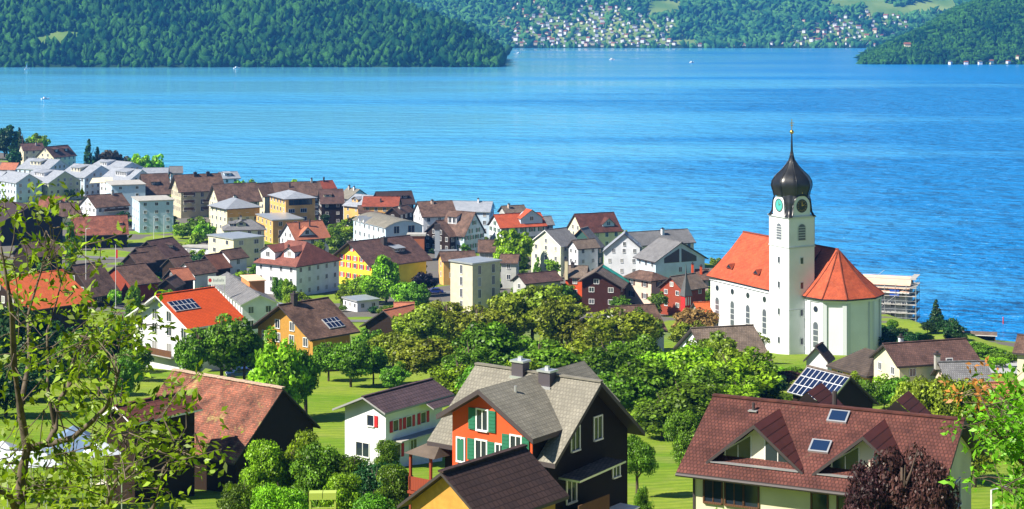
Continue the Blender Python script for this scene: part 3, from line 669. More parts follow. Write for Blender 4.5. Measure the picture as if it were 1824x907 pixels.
            for sg in (-1, 1):
                b = MB(); yf = -sy-.45; s_e = max((zr-ze_)/k, s_)
                P = [(0,yf,zt2),(0,-s_+.05,zt2),(sg*hw,-min(s_e,sy+.0),ze_),(sg*hw,yf,ze_)]
                Q = [(p[0],p[1],p[2]-.16) for p in P]; sl2 = math.hypot(hw, kk*hw)
                b.add(P, [(0,1,2,3)], 0, [[(yf,sl2),(-s_,sl2),(-s_e,0),(yf,0)]]); b.add(P+Q, [(4,7,6,5),(0,3,7,4),(3,2,6,7),(2,1,5,6)], 1)
                me = b.mesh('dormer_roof', [drm, trim]); link('dormer_roof', me, g)
            ww = min(w2*.32, 1.2); window(g, (0,-sy,z0+max(hd*.36,.8)), 0, ww, min(1.2,hd*.45), frame)
    if balc:
        for (face, xc, ln, z) in balc:
            b = MB(); 
            if face == 'near': b.b2((xc-ln/2,y1-1.4,z-.15),(xc+ln/2,y1,z),0); b.b2((xc-ln/2,y1-1.42,z+.05),(xc+ln/2,y1-1.34,z+1.0),1)
            elif face == 'A': b.b2((-xw-1.4,xc-ln/2,z-.15),(-xw,xc+ln/2,z),0); b.b2((-xw-1.42,xc-ln/2,z+.05),(-xw-1.34,xc+ln/2,z+1.0),1)
            else: b.b2((xw,xc-ln/2,z-.15),(xw+1.4,xc+ln/2,z),0); b.b2((xw+1.34,xc-ln/2,z+.05),(xw+1.42,xc+ln/2,z+1.0),1)
            b.build('balcony', [CONC, BWOOD if wm is not WHITE else BWOOD], e)
    e['_w'] = 0; del e['_w']
    e_info[key] = dict(e=e, L=L, W1=W1, W2=W2, zr=zr, h=h, k=k, xw=xw if h >= .2 else L/2, y1=y1, y2=y2, zb=zb, roof=roof, zt=zt)
    return e
e_info = {}
H = house
# --- far left end of the village
H('H1','house','long brown-roofed house at the far left end of the village behind the slim conifer',CREAM,T_PLUM,chim=[(2,-1.5)],sp=3)
H('H2','house','brown-roofed house with two dark dormers and cream gable, at the lake far left',CREAM,T_PLUM,dorm=[('shed',-3.5,3.6,3,1.6,DWOOD),('shed',3.5,3.6,3,1.6,DWOOD)])
H('H3','house','small house with a faded salmon roof near the left edge, above the pale grey-roofed rows',WHITE,T_TERRA)
wr = dict(trim=METAL, ov=.4, ovx=.4, chim=())
H('N1','row_house','white house with pale blue-grey roof and cream shed dormer, rearmost left of the grey-roofed rows',BLUEW,T_LGREY,dorm=[('shed',-1,5,6,1.8,CREAM)],**wr)
H('N2','row_house','pale blue gabled house with light grey roof right behind the white awning terrace',BLUEW,T_LGREY,dorm=[('shed',-1.5,5.5,6,1.8,CREAM)],**wr)
H('N3','row_house','pale green gabled house with light grey roof and white shed dormer in the grey-roofed rows',GREENW,T_LGREY,dorm=[('shed',-1,4.8,7,1.8,WHITE)],**wr)
H('N4','row_house','blue-shaded white gabled house left of the pale green one',BLUEW,T_LGREY,**wr)
H('N5','row_house','pale gabled house with dark glazed gable and balconies at the left edge of the photo',BLUEW,T_LGREY,gable_mat=(DWOOD,.2),balc=[('B',0,7,3),('B',0,7,5.8)],**wr)
H('N6','row_house','light grey-roofed house with cream dormers, rearmost right of the grey-roofed rows',BLUEW,T_LGREY,dorm=[('shed',-3,5,5,1.8,WHITE)],**wr)
H('N7','row_house','light grey-roofed white house with a wide white shed dormer behind the flat pale blue block',WHITE,T_LGREY,dorm=[('shed',1.5,4.6,8,2,WHITE)],**wr)
H('N8','house','small grey-roofed house at the lake behind the first brown apartment roof',WHITE,T_GREY)
H('N9','house','mauve-grey roofed house with blue dormer at the lake behind the brown apartment roofs',WHITE,T_LGREY,dorm=[('shed',-1,3,3,1.3,BLUEW)])
H('N10','house','low pale grey roof right of the lime green lakeside bush',WHITE,T_LGREY)
# --- brown apartment roofs
ap = dict(cat='apartment house', ov=.5, ovx=1.1)
H('B1','apartment_house','leftmost big brown apartment roof with a dark inset dormer, right of the pale blue blocks',CREAM,T_BROWN,dorm=[('shed',-.5,4.8,3.2,1.4,DWOOD)],**ap)
H('B2','apartment_house','cream four-storey apartment house with brown roof, two chimneys and balconies',BEIGE,T_BROWN,chim=[(-1,-.8,1.2,1.2,DTRIM),(4,-.8,1.2,1.2,DTRIM)],sky=[(-1,-5.0,1.3,1),(4.5,-3.2,1.3,1.2),(5.6,-5.2)],balc=[('near',-5.5,4,3.2),('near',-5.5,4,6),('near',-5.5,4,8.8),('near',3,6,3.2),('near',3,6,6)],win=(1.1,1.7),**ap)
H('B3','apartment_house','brown-roofed apartment house with two small skylights behind the silver hipped roof',CREAM,T_BROWN,sky=[(-1,-3.8),(3,-3.8)],chim=[(-1.6,-5.4,.4,1,WHITE)],**ap)
H('B4','apartment_house','narrow brown roof with cream gable edge left of the orange flat-topped building',CREAM,T_BROWN,**ap)
H('B5','apartment_house','long brown ridge of an apartment house behind the orange hip-roofed building',BROWNSH,T_BROWN,chim=[(-3,-2.5,1.4,.5,DTRIM),(6,-.5)],**ap)
H('B6','house','rusty red roof with a thin dark chimney at the lake, end of the brown roofs',DWOOD,T_RED,chim=[(-1,-.5,1.5,.5,DTRIM)])
H('B7','chalet','dark timber chalet with two white windows right of the orange building',DWOOD,T_PLUM,cat='chalet',dorm=[('shed',-1.5,3.4,3,1.0,CREAM)],sky=[(2,-2.0)],win=(1.0,.9))
H('B8','house','grey roofed house with white chimneys at the lake behind the orange one with arched windows',GREYW,T_STONE,chim=[(1.5,-.8,1.3,.6,WHITE),(-2,-.8)])
H('B9','house','orange house with pale grey roof and small arched dormer left of the bright red roof',ORANGEW,T_LGREY,dorm=[('gable',-.5,4.2,3.4,2.0)],win=(.9,1.1))
H('B10','house','house with bright red-brown roof right of the pale-roofed orange one',ORANGEW,T_RED,chim=[(0,-2.5,.9,.5,DTRIM)])
H('B11','apartment_house','large dark brown roof standing highest at the lake in the village middle',DWOOD,T_BLACKBR,ov=.5,ovx=.8,dorm=[('shed',1.5,3.6,6,1.2,DWOOD)],cat='apartment house')
H('B12','house','house with dark gable and brown roof below the largest dark roof',DWOOD,T_BROWN,chim=[(-2,-1,.8)])
H('B13','hall','white hall with curved grey roof, arched blue-grey front and small gable dormers',BLUEW,T_STONE,cat='hall',arch=True,ov=.3,ovx=.3,trim=METAL,B=False,sp=3.2)
H('B14','house','white gabled house with reddish brown roof and pink chimney left of the silver metal roof',WHITE,T_BROWN,chim=[(-1.2,-1.2,1.1,.8,PINK)],sky=[])
H('B15','house','wide silver metal-roofed house at the lake in the village centre',BLUEW,T_LGREY,trim=METAL,chim=[(2,-.8,1.3,.6,WHITE)])
H('B16','house','pale blue-white house with steep brown roof, green shutters and white dormer',BLUEW,T_BROWN,dorm=[('shed',-1.5,3.2,3.4,2.4,WHITE)],sh=GREENSH,win=(.9,1.2),sp=2.5,sky=[(-1,-5)])
H('B17','chalet','dark small chalet behind the tall grey chimney stack',DWOOD,T_BROWN,cat='chalet')
H('B18','house','white house with vivid red roof and cross gable above the lime green tree',WHITE,T_CHURCH,dorm=[('gable',3.2,4.2,8,4.4,BLUEW)],sh=GREENSH,win=(.9,1.2))
H('B19','house','small brown-roofed house with pink chimney behind the vivid red roof',GREYW,T_GREYB,chim=[(-2,-1,1.3,.7,PINK)])
H('B20','house','small dark grey roof right behind the vivid red roof',GREYW,T_GREY,chim=[])
H('B21','house','pale lime green gabled house with grey roof and small dark windows',LIME,T_GREY,win=(.8,1.1),sp=2.9,trim=WTRIM)
H('B22','house','house with dark green gable and grey roof behind the white and cream inn',flat('dark_green_boards',(.03,.10,.085),.8),T_GREY,base=0,trim=BWOOD)
H('B23','inn','white and cream inn with dark grey front roof right of the lime green gable',WHITE,T_GREYB,cat='inn',win=(.8,1.0),sp=2.0)
H('B24','house','tall dark red roofed house at the lake with a small gabled dormer',CREAM,T_MAROON,dorm=[('gable',2.8,4.6,4.5,2.6,BLUEW)])
H('B25','house','white house with climbing plants on its steep gable and pale grey roof with skylights',WHITE,T_LGREY,sky=[(0,3.0),(0,4.5)],win=(.7,1.0),ov=.3)
H('B26','house','long grey-roofed house at the shore, rearmost right of the village',CREAM,T_GREY,chim=[(1,-1.5,1.6,.8,WHITE)])
H('B27','house','grey house with large triangular gable glazing and skylit grey roof nearest the church',BLUEW,T_GREY,B=False,ov=.7,ovx=.9,sky=[(-2.5,-4.5),(-1,-4.5),(.5,-4.5)])
H('B28','apartment_block','pale concrete tower house with flat railed roof terrace and deep window openings',flat('wall_sand',(.66,.60,.42),.9,noise=.12),METAL,cat='apartment block',win=(.8,1.9),sp=3.4)
H('B29','house','brown-roofed house with orange wall directly behind the concrete tower house',ORANGEW,T_BROWN)
H('B30','house','small brown roof between the tower house and the lime green tree',GREYW,T_BROWN)
H('B31','house','grey-walled house with brown roof right of the concrete tower house',GREYW,T_BROWN,win=(.9,1.2))
H('B32','house','low dark maroon-brown roof above the olive trees left of the orange-red walled house',GREYW,T_PLUM,near=False,win=(.9,1.1))
H('B33','house','low brown roof below the bright red-brown one in the village middle',CREAM,T_BROWN)
H('D23','barn','dark brown barn roof behind the foreground branches above the widest orange roof',DWOOD,T_BROWN,cat='barn',near=False,A=False,B=False)
H('D24','house','little russet roof between the clustered barn roofs and the large white villa',WHITE,T_BROWN)
# --- front row
H('C1','chalet','dark red timber chalet with bright windows and broad grey-brown gable roof',wood('dark_red_wood',(.06,.02,.015)),T_GREYB,cat='chalet',ov=.9,ovx=1.0,win=(1.1,1.0),sp=3.2)
H('C1b','house','orange-red walled house with tall beige chimney left of the dark red chalet',REDW,T_GREYB,chim=[(-2.0,-3.3,4.0,.75,BEIGE),(-1,-.4,.9,.8,DTRIM)])
H('C2','house','pink hip-roofed house with dark shutters behind the leafy trees',PINK,T_BROWN,sh=BROWNSH,win=(.8,1.15),sp=2.6,ov=.6)
H('C3','house','brown-roofed reddish timber house with black gable left of the church nave',RWOOD,T_GREYB,win=(.9,.9))
H('C4','house','small pink and brown house with thin chimneys at the lake left of the church',PINK,T_BROWN,chim=[(-2.4,-.8,2.0,.5,REDW),(-.4,-1.2,1.8,.5,REDW)])
H('C5','house','small house with bright orange roof in front of the church nave',WHITE,T_ORANGE)
H('C6','barn','large plain brown farm roof half hidden by trees in front of the church nave',WHITE,T_GREYB,cat='barn',near=False,A=False)
H('C7','house','brown roof mostly hidden behind the olive green trees left of the church',WHITE,T_BROWN,near=False)
# --- left middle
H('D1','apartment_block','flat-roofed pale blue block with small windows, nearest of the two',flat('wall_sky',(.52,.70,.85),.9,noise=.08),CONC,cat='apartment block',win=(1.0,1.0),sp=3.6)
H('D2','apartment_block','flat-roofed pale blue block with few windows behind the nearer one',flat('wall_sky',(.5,.7,.9)),CONC,cat='apartment block',win=(1.0,.9),sp=5)
H('D3','chalet','white chalet with brown roof and dark balcony left of the flat pale blue block',WHITE,T_BROWN,cat='chalet',balc=[('near',1,10,5.5),('near',1,10,2.7)],chim=[(3,-.6)],sky=[(1,-2)])
H('D4','barn','black-walled barn with a rust red tiled roof below the white chalet',DWOOD,tiles('roof_rust',(.34,.11,.065),(.20,.075,.05),patch=.5),cat='barn',near=False,A=False,B=False,ov=.8,dorm=[('shed',6.5,3.5,1.2,.8,DTRIM)])
H('D5','house','small house with red patched roof below the pale blue gable',CREAM,tiles('roof_patched',(.36,.12,.07),(.22,.09,.06),patch=.45),dorm=[('gable',3,3,3.2,1.8,DWOOD)])
H('D5b','house','low grey-brown roof between the red patched roof and the white chalet',CREAM,T_BROWN,near=False)
H('D6','barn','big black barn in deep shade behind the foreground apple branches',DWOOD,T_BLACKBR,cat='barn',near=False,A=False,B=False)
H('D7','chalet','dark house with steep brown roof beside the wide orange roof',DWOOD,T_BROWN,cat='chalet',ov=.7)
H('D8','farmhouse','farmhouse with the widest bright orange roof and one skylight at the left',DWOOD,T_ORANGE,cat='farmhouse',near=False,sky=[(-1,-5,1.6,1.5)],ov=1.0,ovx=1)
for k_, nm_, lb_, wm_, rm_, kw_ in (
 ('D9a','barn','rearmost of the clustered brown barn roofs with a dark dormer',DWOOD,T_PLUM,dict(dorm=[('shed',1,3.4,1.6,.9,DTRIM)])),
 ('D9b','barn','middle of three stepped brown gables in the clustered barn roofs',DWOOD,T_BROWN,{}),
 ('D9c','barn','foremost of three stepped brown gables in the clustered barn roofs',DWOOD,T_BROWN,{}),
 ('D9d','barn','broad brown roof in front of the three stepped gables',RWOOD,T_BROWN,{}),
 ('D9e','barn','small barn with black triangular gable in the centre of the clustered roofs',DWOOD,T_BROWN,{}),
 ('D9f','house','small white-gabled house with brown roof in the clustered roofs',WHITE,T_BROWN,{}),
 ('D9g','house','brown-roofed house touching the pale yellow flat block',DWOOD,tiles('roof_russet',(.25,.10,.06),(.18,.08,.05)),{}),
 ('D9h','barn','smallest brown gable roof just behind the red-orange solar roof',DWOOD,T_BROWN,{}),
 ('D9i','house','little orange-brown roof in the clustered roofs',DWOOD,T_TERRA,{})):
    H(k_, nm_, lb_, wm_, rm_, cat='barn' if nm_ == 'barn' else 'house', near=False, noattic=(nm_ == 'barn'), A=(nm_ != 'barn'), B=(nm_ != 'barn'), ov=.45, ovx=.5, **kw_)
H('D10','apartment_block','pale yellow flat-roofed block with few dark windows',flat('wall_pale_yellow',(.74,.70,.46),.9,noise=.1),METAL,cat='apartment block',win=(1.4,1.2),sp=4.6)
H('D11','garage','low row of garages with flat grey roof left of the pale yellow block',WHITE,CONC,cat='garage',B=False,win=(1.6,1.4),sp=3)
H('D12','house','cream and orange house with a silver pyramid roof',CREAM,METAL,ov=.9,ovx=.9,win=(1.0,1.2),gable_mat=None)
H('D13','house','pale house with dark grey hipped roof in front of the silver pyramid roof',LIME,T_GREY,dorm=[('gable',-1,3.6,3.6,1.8,GREENW),('shed',-4,3.4,1.6,.9,WHITE)],chim=[(-1,-.5)],ov=.5)
H('D14','apartment_block','tall orange-walled block with grey hipped roof and glazed top floor',ORANGEW,T_LGREY,cat='apartment block',ov=.8,ovx=.8,B=False,win=(1.2,1.3),sp=3)
H('D14b','apartment_block','lower orange terrace block with planted roof terrace joined in front of the tall orange one',ORANGEW,METAL,cat='apartment block',win=(1.1,1.3),sp=4)
H('D15','house','white house with terracotta roof and two slim chimneys below the tall orange block',WHITE,T_TERRA,chim=[(-3,-2.2,1.6,.35,DTRIM),(1,-1.6,1.8,.35,DTRIM)],dorm=[('gable',-1.5,4.4,7,2.6)])
H('D16','villa','large white villa with red-brown half-hipped roof and white-framed dormers',WHITE,tiles('roof_villa',(.30,.105,.075),(.22,.08,.06)),cat='villa',ov=.7,sky=[(-1,-2.5),(2.2,-2.5)],dorm=[('gable',-3.8,7.2,5.5,3.6,WHITE),('gable',2.6,6.0,4.2,2.8,WHITE)],chim=[(.5,-4,1.4,.4,DTRIM)],sh=None,win=(.8,1.1),sp=3)
H('D17','chalet','yellow-painted chalet with wide plum-brown roof',YELLOW,T_PLUM,cat='chalet',ov=1.2,ovx=1.4,win=(.9,1.1),sp=2.6,sh=REDSH,chim=[(0,-2,1.6,1.3,DTRIM)],dorm=[('shed',2.5,5.6,3.4,1.2,DTRIM,METAL)],near=False)
H('D18','garage','tiny white garage with flat white roof on the grass',WHITE,METAL,cat='garage',win=(.8,.9),sp=2)
H('D19','chalet','dark chalet with orange and white ground floor at the left edge of the olive trees',DWOOD,T_TERRA,cat='chalet',A=False,ov=.8,ovx=.9)
H('D19b','house','small salmon roof half hidden behind the olive trees',WHITE,T_TERRA,near=False)
H('D20','chalet','timber chalet with brown roof and a dark blue solar panel near its eave',YWOOD,T_BROWN,cat='chalet',ov=.9,ovx=1.3,sol=(1.6,5.0,3.0,2.2),sky=[(-1.8,-3.6),(1.3,-2.5)],chim=[(-2.2,-.3,1.5,.8,DTRIM)],near=False)
H('D21','house','white house with vivid orange-red roof, blue solar panels and white bargeboards',WHITE,tiles('roof_vivid',(.74,.10,.015),(.66,.085,.013),patch=.12),ov=.7,ovx=1.3,trim=WTRIM,sol=(-2.6,3.0,4.6,2.4),sky=[(.9,-2.2),(.6,-6.2)],win=(1.1,1.5),sp=3.2,balc=[('A',0,8,2.9)])
H('D22','hall','long white building with low mouse-grey roof and orange roof box behind the orange-red roof',WHITE,T_GREY,cat='hall',ov=.4,ovx=.4,trim=METAL)
H('D22b','garage','low white annex with flat roof beside the brown solar chalet',WHITE,METAL,cat='annex',win=(1.2,1.0))
# --- right side
H('E1','house','cream-gabled house with a long dark brown roof right of the church',CREAM,T_PLUM,chim=[(-3,.8,1.0,.5,WHITE)],win=(.8,.9),ov=.4,noattic=False,rows=1)
H('E2','house','pink-gabled cottage with grey roof below the long dark brown roof',PINK,T_GREY,chim=[(-3,.6,1.2,.6)],dorm=[('gable',-1.2,-1.2,2.2,.8)],rows=1)
H('E3','house','ochre cottage with dark hipped roof at the foot of the church choir',ORANGEW,tiles('roof_umber',(.10,.075,.06),(.075,.06,.05)),ov=.5)
H('E4','chapel','tiny white gabled chapel with black roof edge at the foot of the church tower',WHITE,T_BLACKBR,cat='chapel',near=False,A=False,ov=.3)
H('E5','barn','black barn whose left roof slope is covered with solar panels',DWOOD,T_GREYB,cat='barn',near=False,A=False,B=False,ov=.4,sol=(.2,1.75,7.0,3.9))
H('E7','house','cream house with brown roof cut by the right edge above the terracotta roof',CREAM,T_BROWN,sh=BROWNSH)
H('E8','house','flat terracotta roof at the right edge behind the foreground leaves',WHITE,T_TERRA,near=False)
# ---------------------------------------------------------------- extra parts on village buildings
def addpart(key, name, b, mats): return b.build(name, mats, e_info[key]['e'])
I = e_info['B27']; b = MB(); x = I['xw']; # big glazed gable
for s in (-1, 1):
    P = [(s*.35, I['zr']-I['k']*.35-1.6),(s*5.0, I['zr']-I['k']*5-1.2),(s*5.0, I['zr']-I['k']*.35-5.2),(s*.35, I['zr']-I['k']*.35-5.2)]
    b.poly(P, 'x', x+.01, x+.06, 0)
addpart('B27','glazed_gable',b,[GLASS])
for yy, zz in ((-5,2.4),(-1.5,2.4),(2,2.4),(5,2.4),(0,5)): window(I['e'], (x, yy, zz), math.pi/2, .9, 1.2)
I = e_info['B13']
for yy, w_ in ((-2.6,1.8),(2.4,2.2)): link('window', winmesh(w_, 2.2, WTRIM, BGLASS, 1), I['e'], (I['xw'], yy, I['zt'](3.5)-2.0), (0,0,math.pi/2))
for xx in (-8,-4):
    b = MB(); y = I['y1']; z = I['zt'](y); b.poly([(xx-1.3,z-.2),(xx,z+1.5),(xx+1.3,z-.2)],'y',y-.3,y+2.2,0); b.add([(xx-1.5,y-.6,z-.3),(xx,y-.6,z+1.75),(xx,y+2.6,z+1.75),(xx-1.5,y+2.6,z-.3),(xx+1.5,y-.6,z-.3),(xx+1.5,y+2.6,z-.3)],[(0,1,2,3),(1,4,5,2)],1); b.build('dormer',[WHITE,METAL],I['e'])
I = e_info['D14']; b = MB(); z = I['zt'](0)-2.3; b.b2((I['xw'],I['y1']+1.2,z),(I['xw']+.08,I['y2']-1.2,z+1.9),0)
for i in range(6): yy = I['y1']+1.2+i*(I['y2']-I['y1']-2.4)/5; b.b2((I['xw']+.08,yy-.06,z),(I['xw']+.16,yy+.06,z+1.9),1)
b.build('window_band',[GLASS,DTRIM],I['e'])
for zz in (z-1.9,z-4.8,z-7.6):
    for yy in (-3.2,1.2): link('window', winmesh(2.2,1.3,WTRIM,GLASS,2), I['e'], (I['xw'],yy,zz), (0,0,math.pi/2))
I = e_info['D12']; b = MB(); b.b2((I['xw']+.01,I['y1'],I['zr']-I['h']-3.0),(I['xw']+.08,I['y2'],I['zr']-I['h']-.1)); b.build('orange_cladding',ORANGEW,I['e'])
# tall grey stack in front of the small dark chalet
x_, y_, z_ = at(779, 553); e = empty('chimney_stack',(x_,y_,z_),0,'tall grey metal chimney stack with black cap among the roofs','chimney stack')
zt_ = zat(409, 553)-z_; b = MB(); b.b2((-.75,-.75,-1),(.75,.75,zt_)); b.b2((-1.0,-.8,zt_*.25),(6,.8,zt_*.25+.3)); b.build('shaft', flat('galvanised',(.45,.5,.56),.4,.3), e)
b = MB(); b.b2((-.9,-.9,zt_),(.9,.9,zt_+1.7)); b.build('cap', DTRIM, e)
x_, y_, z_ = at(742, 545); b = MB(); b.b2((-2.4,-2,-1),(2.4,2,zat(419,545)-z_)); e = empty('outbuilding',(x_,y_,z_),0,'small brick-red outbuilding with flat grey roof left of the tall grey stack','outbuilding')
b.build('wall', wall((.36,.12,.06)), e); MB().b2((-2.9,-2.4,zat(419,545)-z_+.003),(2.9,2.4,zat(417,545)-z_+.2)).build('roof', CONC, e)
I = e_info['D22']   # orange roof box
b = MB(); b.b2((-2.5,.2,I['zr']-1.6),(6,3.4,I['zr']+1.2)); b.build('roof_box', wall((.72,.28,.10)), I['e']); b = MB(); b.b2((-2.8,-.1,I['zr']+1.203),(6.3,3.7,I['zr']+1.35)); b.build('roof_box_cover', wall((.85,.55,.38)), I['e'])
# white board with a red emblem
x_, y_, z_ = at(386, 368); e = empty('sign_board',(x_,y_,z_),0.1,'white advertising board with a red emblem beside the long grey-roofed building','sign')
zz = zat(507,368)-z_; h_ = zat(492,368)-zat(507,368); b = MB(); b.b2((-1.8,-.05,zz),(1.8,.05,zz+h_)); b.build('board', WTRIM, e)
b = MB(); b.add([(-1.35+.35*math.cos(a),-.06,zz+h_*.52+.42*math.sin(a)) for a in [i*.785 for i in range(8)]],[tuple(range(8))]); b.build('emblem', flat('sign_red',(.6,.03,.03)), e)
b = MB(); 
for i in range(8): b.b2((-.7+i*.28,-.062,zz+h_*.35),(-.55+i*.28,-.055,zz+h_*(.6 if i%3 else .7)))
b.build('lettering', flat('sign_grey',(.35,.36,.4)), e); b = MB(); b.b2((-1.6,.0,-1),(-1.5,.04,zz)); b.b2((1.5,0,-1),(1.6,.04,zz)); b.build('post', METAL, e)
# chapel turret
x_, y_, z_ = at(1222, 398); e = empty('chapel_turret',(x_,y_,z_),.5,'slender grey pointed turret roof on a small red and white base left of the church','turret')
zt_ = zat(468,398)-z_; zb_ = zat(527,398)-z_; b = MB(); b.lathe([(0,zt_),(.25,zt_-3),(1.5,zb_)],4,0,.785); b.build('spire', T_GREY, e)
b = MB(); b.b2((-.85,-.85,-1.5),(.85,.85,zb_-.0)); b.build('base', wall((.5,.03,.03)), e); b = MB()
for i in (-1,0,1): b.b2((i*.55-.12,-.9,zb_-2),(i*.55+.12,-.86,zb_-.2)); b.b2((.86,i*.55-.12,zb_-2),(.9,i*.55+.12,zb_-.2))
b.build('white_slats', WTRIM, e)
# teal tarpaulin on the roof next to the dark red chalet
def bmjit(o): return o
I = e_info['C1']; b = MB(); vs = []; n = 8
r_ = random.Random(4)
for i in range(n+1):
    for j in range(4):
        s = .3+i*(I['W1']-.2)/n; vs.append((2.2+j*1.0+.1*r_.random(), -s, I['zr']-I['k']*s+.06+.12*r_.random()))
b.add(vs, [(i*4+j,i*4+j+1,(i+1)*4+j+1,(i+1)*4+j) for i in range(n) for j in range(3)]); b.build('tarpaulin', flat('teal_tarp',(.02,.33,.24),.5), I['roof'])
# ================================================================ CHURCH
chb = 18.0; CE = empty('church',(45.67,354.7,chb),math.atan2(-.891,.454),'white baroque parish church with onion-domed clock tower and orange-red roof by the lake','church')
CW = flat('church_white',(.79,.81,.85),.85,noise=.09,spec=.2,scale=.25)
LZ = lambda z: z-chb
ze, zrg = LZ(29.5), LZ(37.55)
apse = [(30.4,-7.2),(34.4,-6.6),(37.0,-3.0),(37.0,3.4),(34.4,7.4),(30.4,8.6)]
prof = [(.6,-8.1),(24,-8.1),(24.02,-6.6),(30.4,-6.6),(33.9,-6.0),(36.3,-2.7),(36.3,3.1),(33.9,6.8),(30.4,7.9),(.6,8.1)]
b = MB(); b.zprism(prof, -4, ze-.02, 0); b.poly([(-8.1,ze-.02),(0,zrg-.35),(8.1,ze-.02)],'x',.6,1.6,0)
b.build('wall', CW, CE)
# cornice and pilasters
b = MB(); pr2 = [(p[0]+(.25 if 3 < i < 8 else 0), p[1]*1.03) for i, p in enumerate(prof)]; b.zprism(pr2, ze-.75, ze-.3, 0)
b.build('cornice', CW, CE)
def on_wall(p, q, t, z0, z1, w_, d_, b, m=0):
    dx, dy = q[0]-p[0], q[1]-p[1]; L_ = math.hypot(dx, dy); ux, uy = dx/L_, dy/L_; nx, ny = uy, -ux
    cx, cy = p[0]+dx*t, p[1]+dy*t; a = math.atan2(uy, ux)
    b.box((cx+nx*d_/2, cy+ny*d_/2, (z0+z1)/2), (w_, d_, z1-z0), m, rz=a)
for i in range(3, 8):
    for t in (.07, .93):
        b = MB(); on_wall(prof[i], prof[i+1], t, -3.5, ze-.76, .75, .22, b); b.build('pilaster', flat('pilaster_shade_grey',(.60,.64,.68),.85), CE)  # bluish shade of the facets is put into the pilaster colour
# roof with a gentle bell-cast
b = MB(); sl_ = math.hypot(8.8, zrg-ze)
def bell(f): return zrg-(zrg-ze)*(f*1.045-.045*f**6) if f < 1 else ze
fr = [0,.35,.7,.88,1.0]; x0, x1 = 0, 30.4
for sg in (-1, 1):
    for xa_, xb_, hw0, hw1 in (((0,26,8.8,8.8),(26,30.4,7.2,7.2)) if sg < 0 else ((0,30.4,8.8,8.6),)):
      for i in range(4):
        f0, f1 = fr[i], fr[i+1]; zz0 = zrg-(zrg-ze)*(f0+.06*math.sin(math.pi*f0)); zz1 = zrg-(zrg-ze)*(f1+.06*math.sin(math.pi*f1))
        b.add([(xa_,sg*hw0*f0,zz0),(xb_,sg*hw1*f0,zz0),(xb_,sg*hw1*f1,zz1),(xa_,sg*hw0*f1,zz1)],[(0,1,2,3)],0,[[(xa_,-sl_*f0),(xb_,-sl_*f0),(xb_,-sl_*f1),(xa_,-sl_*f1)]])
for j in range(5):
    p, q = apse[j], apse[j+1]; L_ = math.hypot(p[0]-q[0], p[1]-q[1])
    for i in range(4):
        f0, f1 = fr[i], fr[i+1]; zz0 = zrg-(zrg-ze)*(f0+.10*math.sin(math.pi*f0)); zz1 = zrg-(zrg-ze)*(f1+.10*math.sin(math.pi*f1))
        if j in (0,4) or True:
            zz0 = zrg-(zrg-ze)*(f0+.06*math.sin(math.pi*f0)); zz1 = zrg-(zrg-ze)*(f1+.06*math.sin(math.pi*f1))
        P = lambda a, f: (30.4+(a[0]-30.4)*f, a[1]*f)
        A0, B0, A1, B1 = P(p,f0), P(q,f0), P(p,f1), P(q,f1)
        if i == 0: b.add([(30.4,0,zrg),(A1[0],A1[1],zz1),(B1[0],B1[1],zz1)],[(0,1,2)],0,[[(0,0),(-L_*f1/2,-sl_*f1),(L_*f1/2,-sl_*f1)]])
        else: b.add([(*A0,zz0),(*B0,zz0),(*B1,zz1),(*A1,zz1)],[(0,1,2,3)],0,[[(-L_*f0/2,-sl_*f0),(L_*f0/2,-sl_*f0),(L_*f1/2,-sl_*f1),(-L_*f1/2,-sl_*f1)]])
ring = [(0,-8.8)]+apse+[(0,8.8)]
b.add([(*p,ze) for p in ring]+[(*p,ze-.28) for p in ring],[(i,i+1,i+9-1,i+8) for i in range(7)]+[tuple(range(8,16))],1)
croof = b.build('roof',[T_CHURCH,DTRIM],CE)
b = MB(); b.tube([(0,0,zrg+.02),(30.4,0,zrg+.02)],.2,6)
for p in apse:
    pts_ = [(30.4+(p[0]-30.4)*f, p[1]*f, zrg-(zrg-ze)*(f+.06*math.sin(math.pi*f))+.03) for f in (0,.2,.4,.6,.8,1)]; b.tube(pts_, .13, 5)
b.build('ridge_tiles', tiles('ridge_tile',(.42,.09,.04),(.38,.08,.035),patch=.1,bump=0), croof)
for x in (5,14):   # triangular lucarnes
    s = 6.2; z = zrg-(zrg-ze)*(s/8.8)-.1; b = MB(); b.add([(x-1.1,-s-.6,z-.4),(x+1.1,-s-.6,z-.4),(x,-s-.6,z+.5),(x,-s+1.0,z+.55)],[(0,1,2),(0,2,3),(1,3,2)],0); o = b.build('roof_dormer',[T_CHURCH],croof)
    b = MB(); b.add([(x-.8,-s-.61,z-.3),(x+.8,-s-.61,z-.3),(x,-s-.61,z+.38)],[(0,1,2)],0); b.build('opening',[GLASS],o)
def arch_win(w_, h_, name='window', gm=None, n=8, bars=3):
    b = MB(); P = [(-w_/2,-h_/2),(w_/2,-h_/2)]+[(w_/2*math.cos(a), h_/2-w_/2+w_/2*math.sin(a)) for a in [math.pi*i/n for i in range(n+1)]]
    Q = [(p[0]*1.22, p[1]*1.05) for p in P]
    b.add([(p[0],-.05,p[1]) for p in Q]+[(p[0],.02,p[1]) for p in Q],[tuple(range(len(Q)))]+[(i,(i+1)%len(Q),(i+1)%len(Q)+len(Q),i+len(Q)) for i in range(len(Q))],0)
    b.add([(p[0],-.065,p[1]) for p in P],[tuple(range(len(P)))],1)
    for i in range(bars): z = -h_/2+h_*(i+1)/(bars+1.3); b.b2((-w_/2,-.09,z-.06),(w_/2,-.066,z+.06),0)
    return b.mesh(name,[flat('stone_grey_trim',(.55,.58,.6),.8), gm or GLASS])
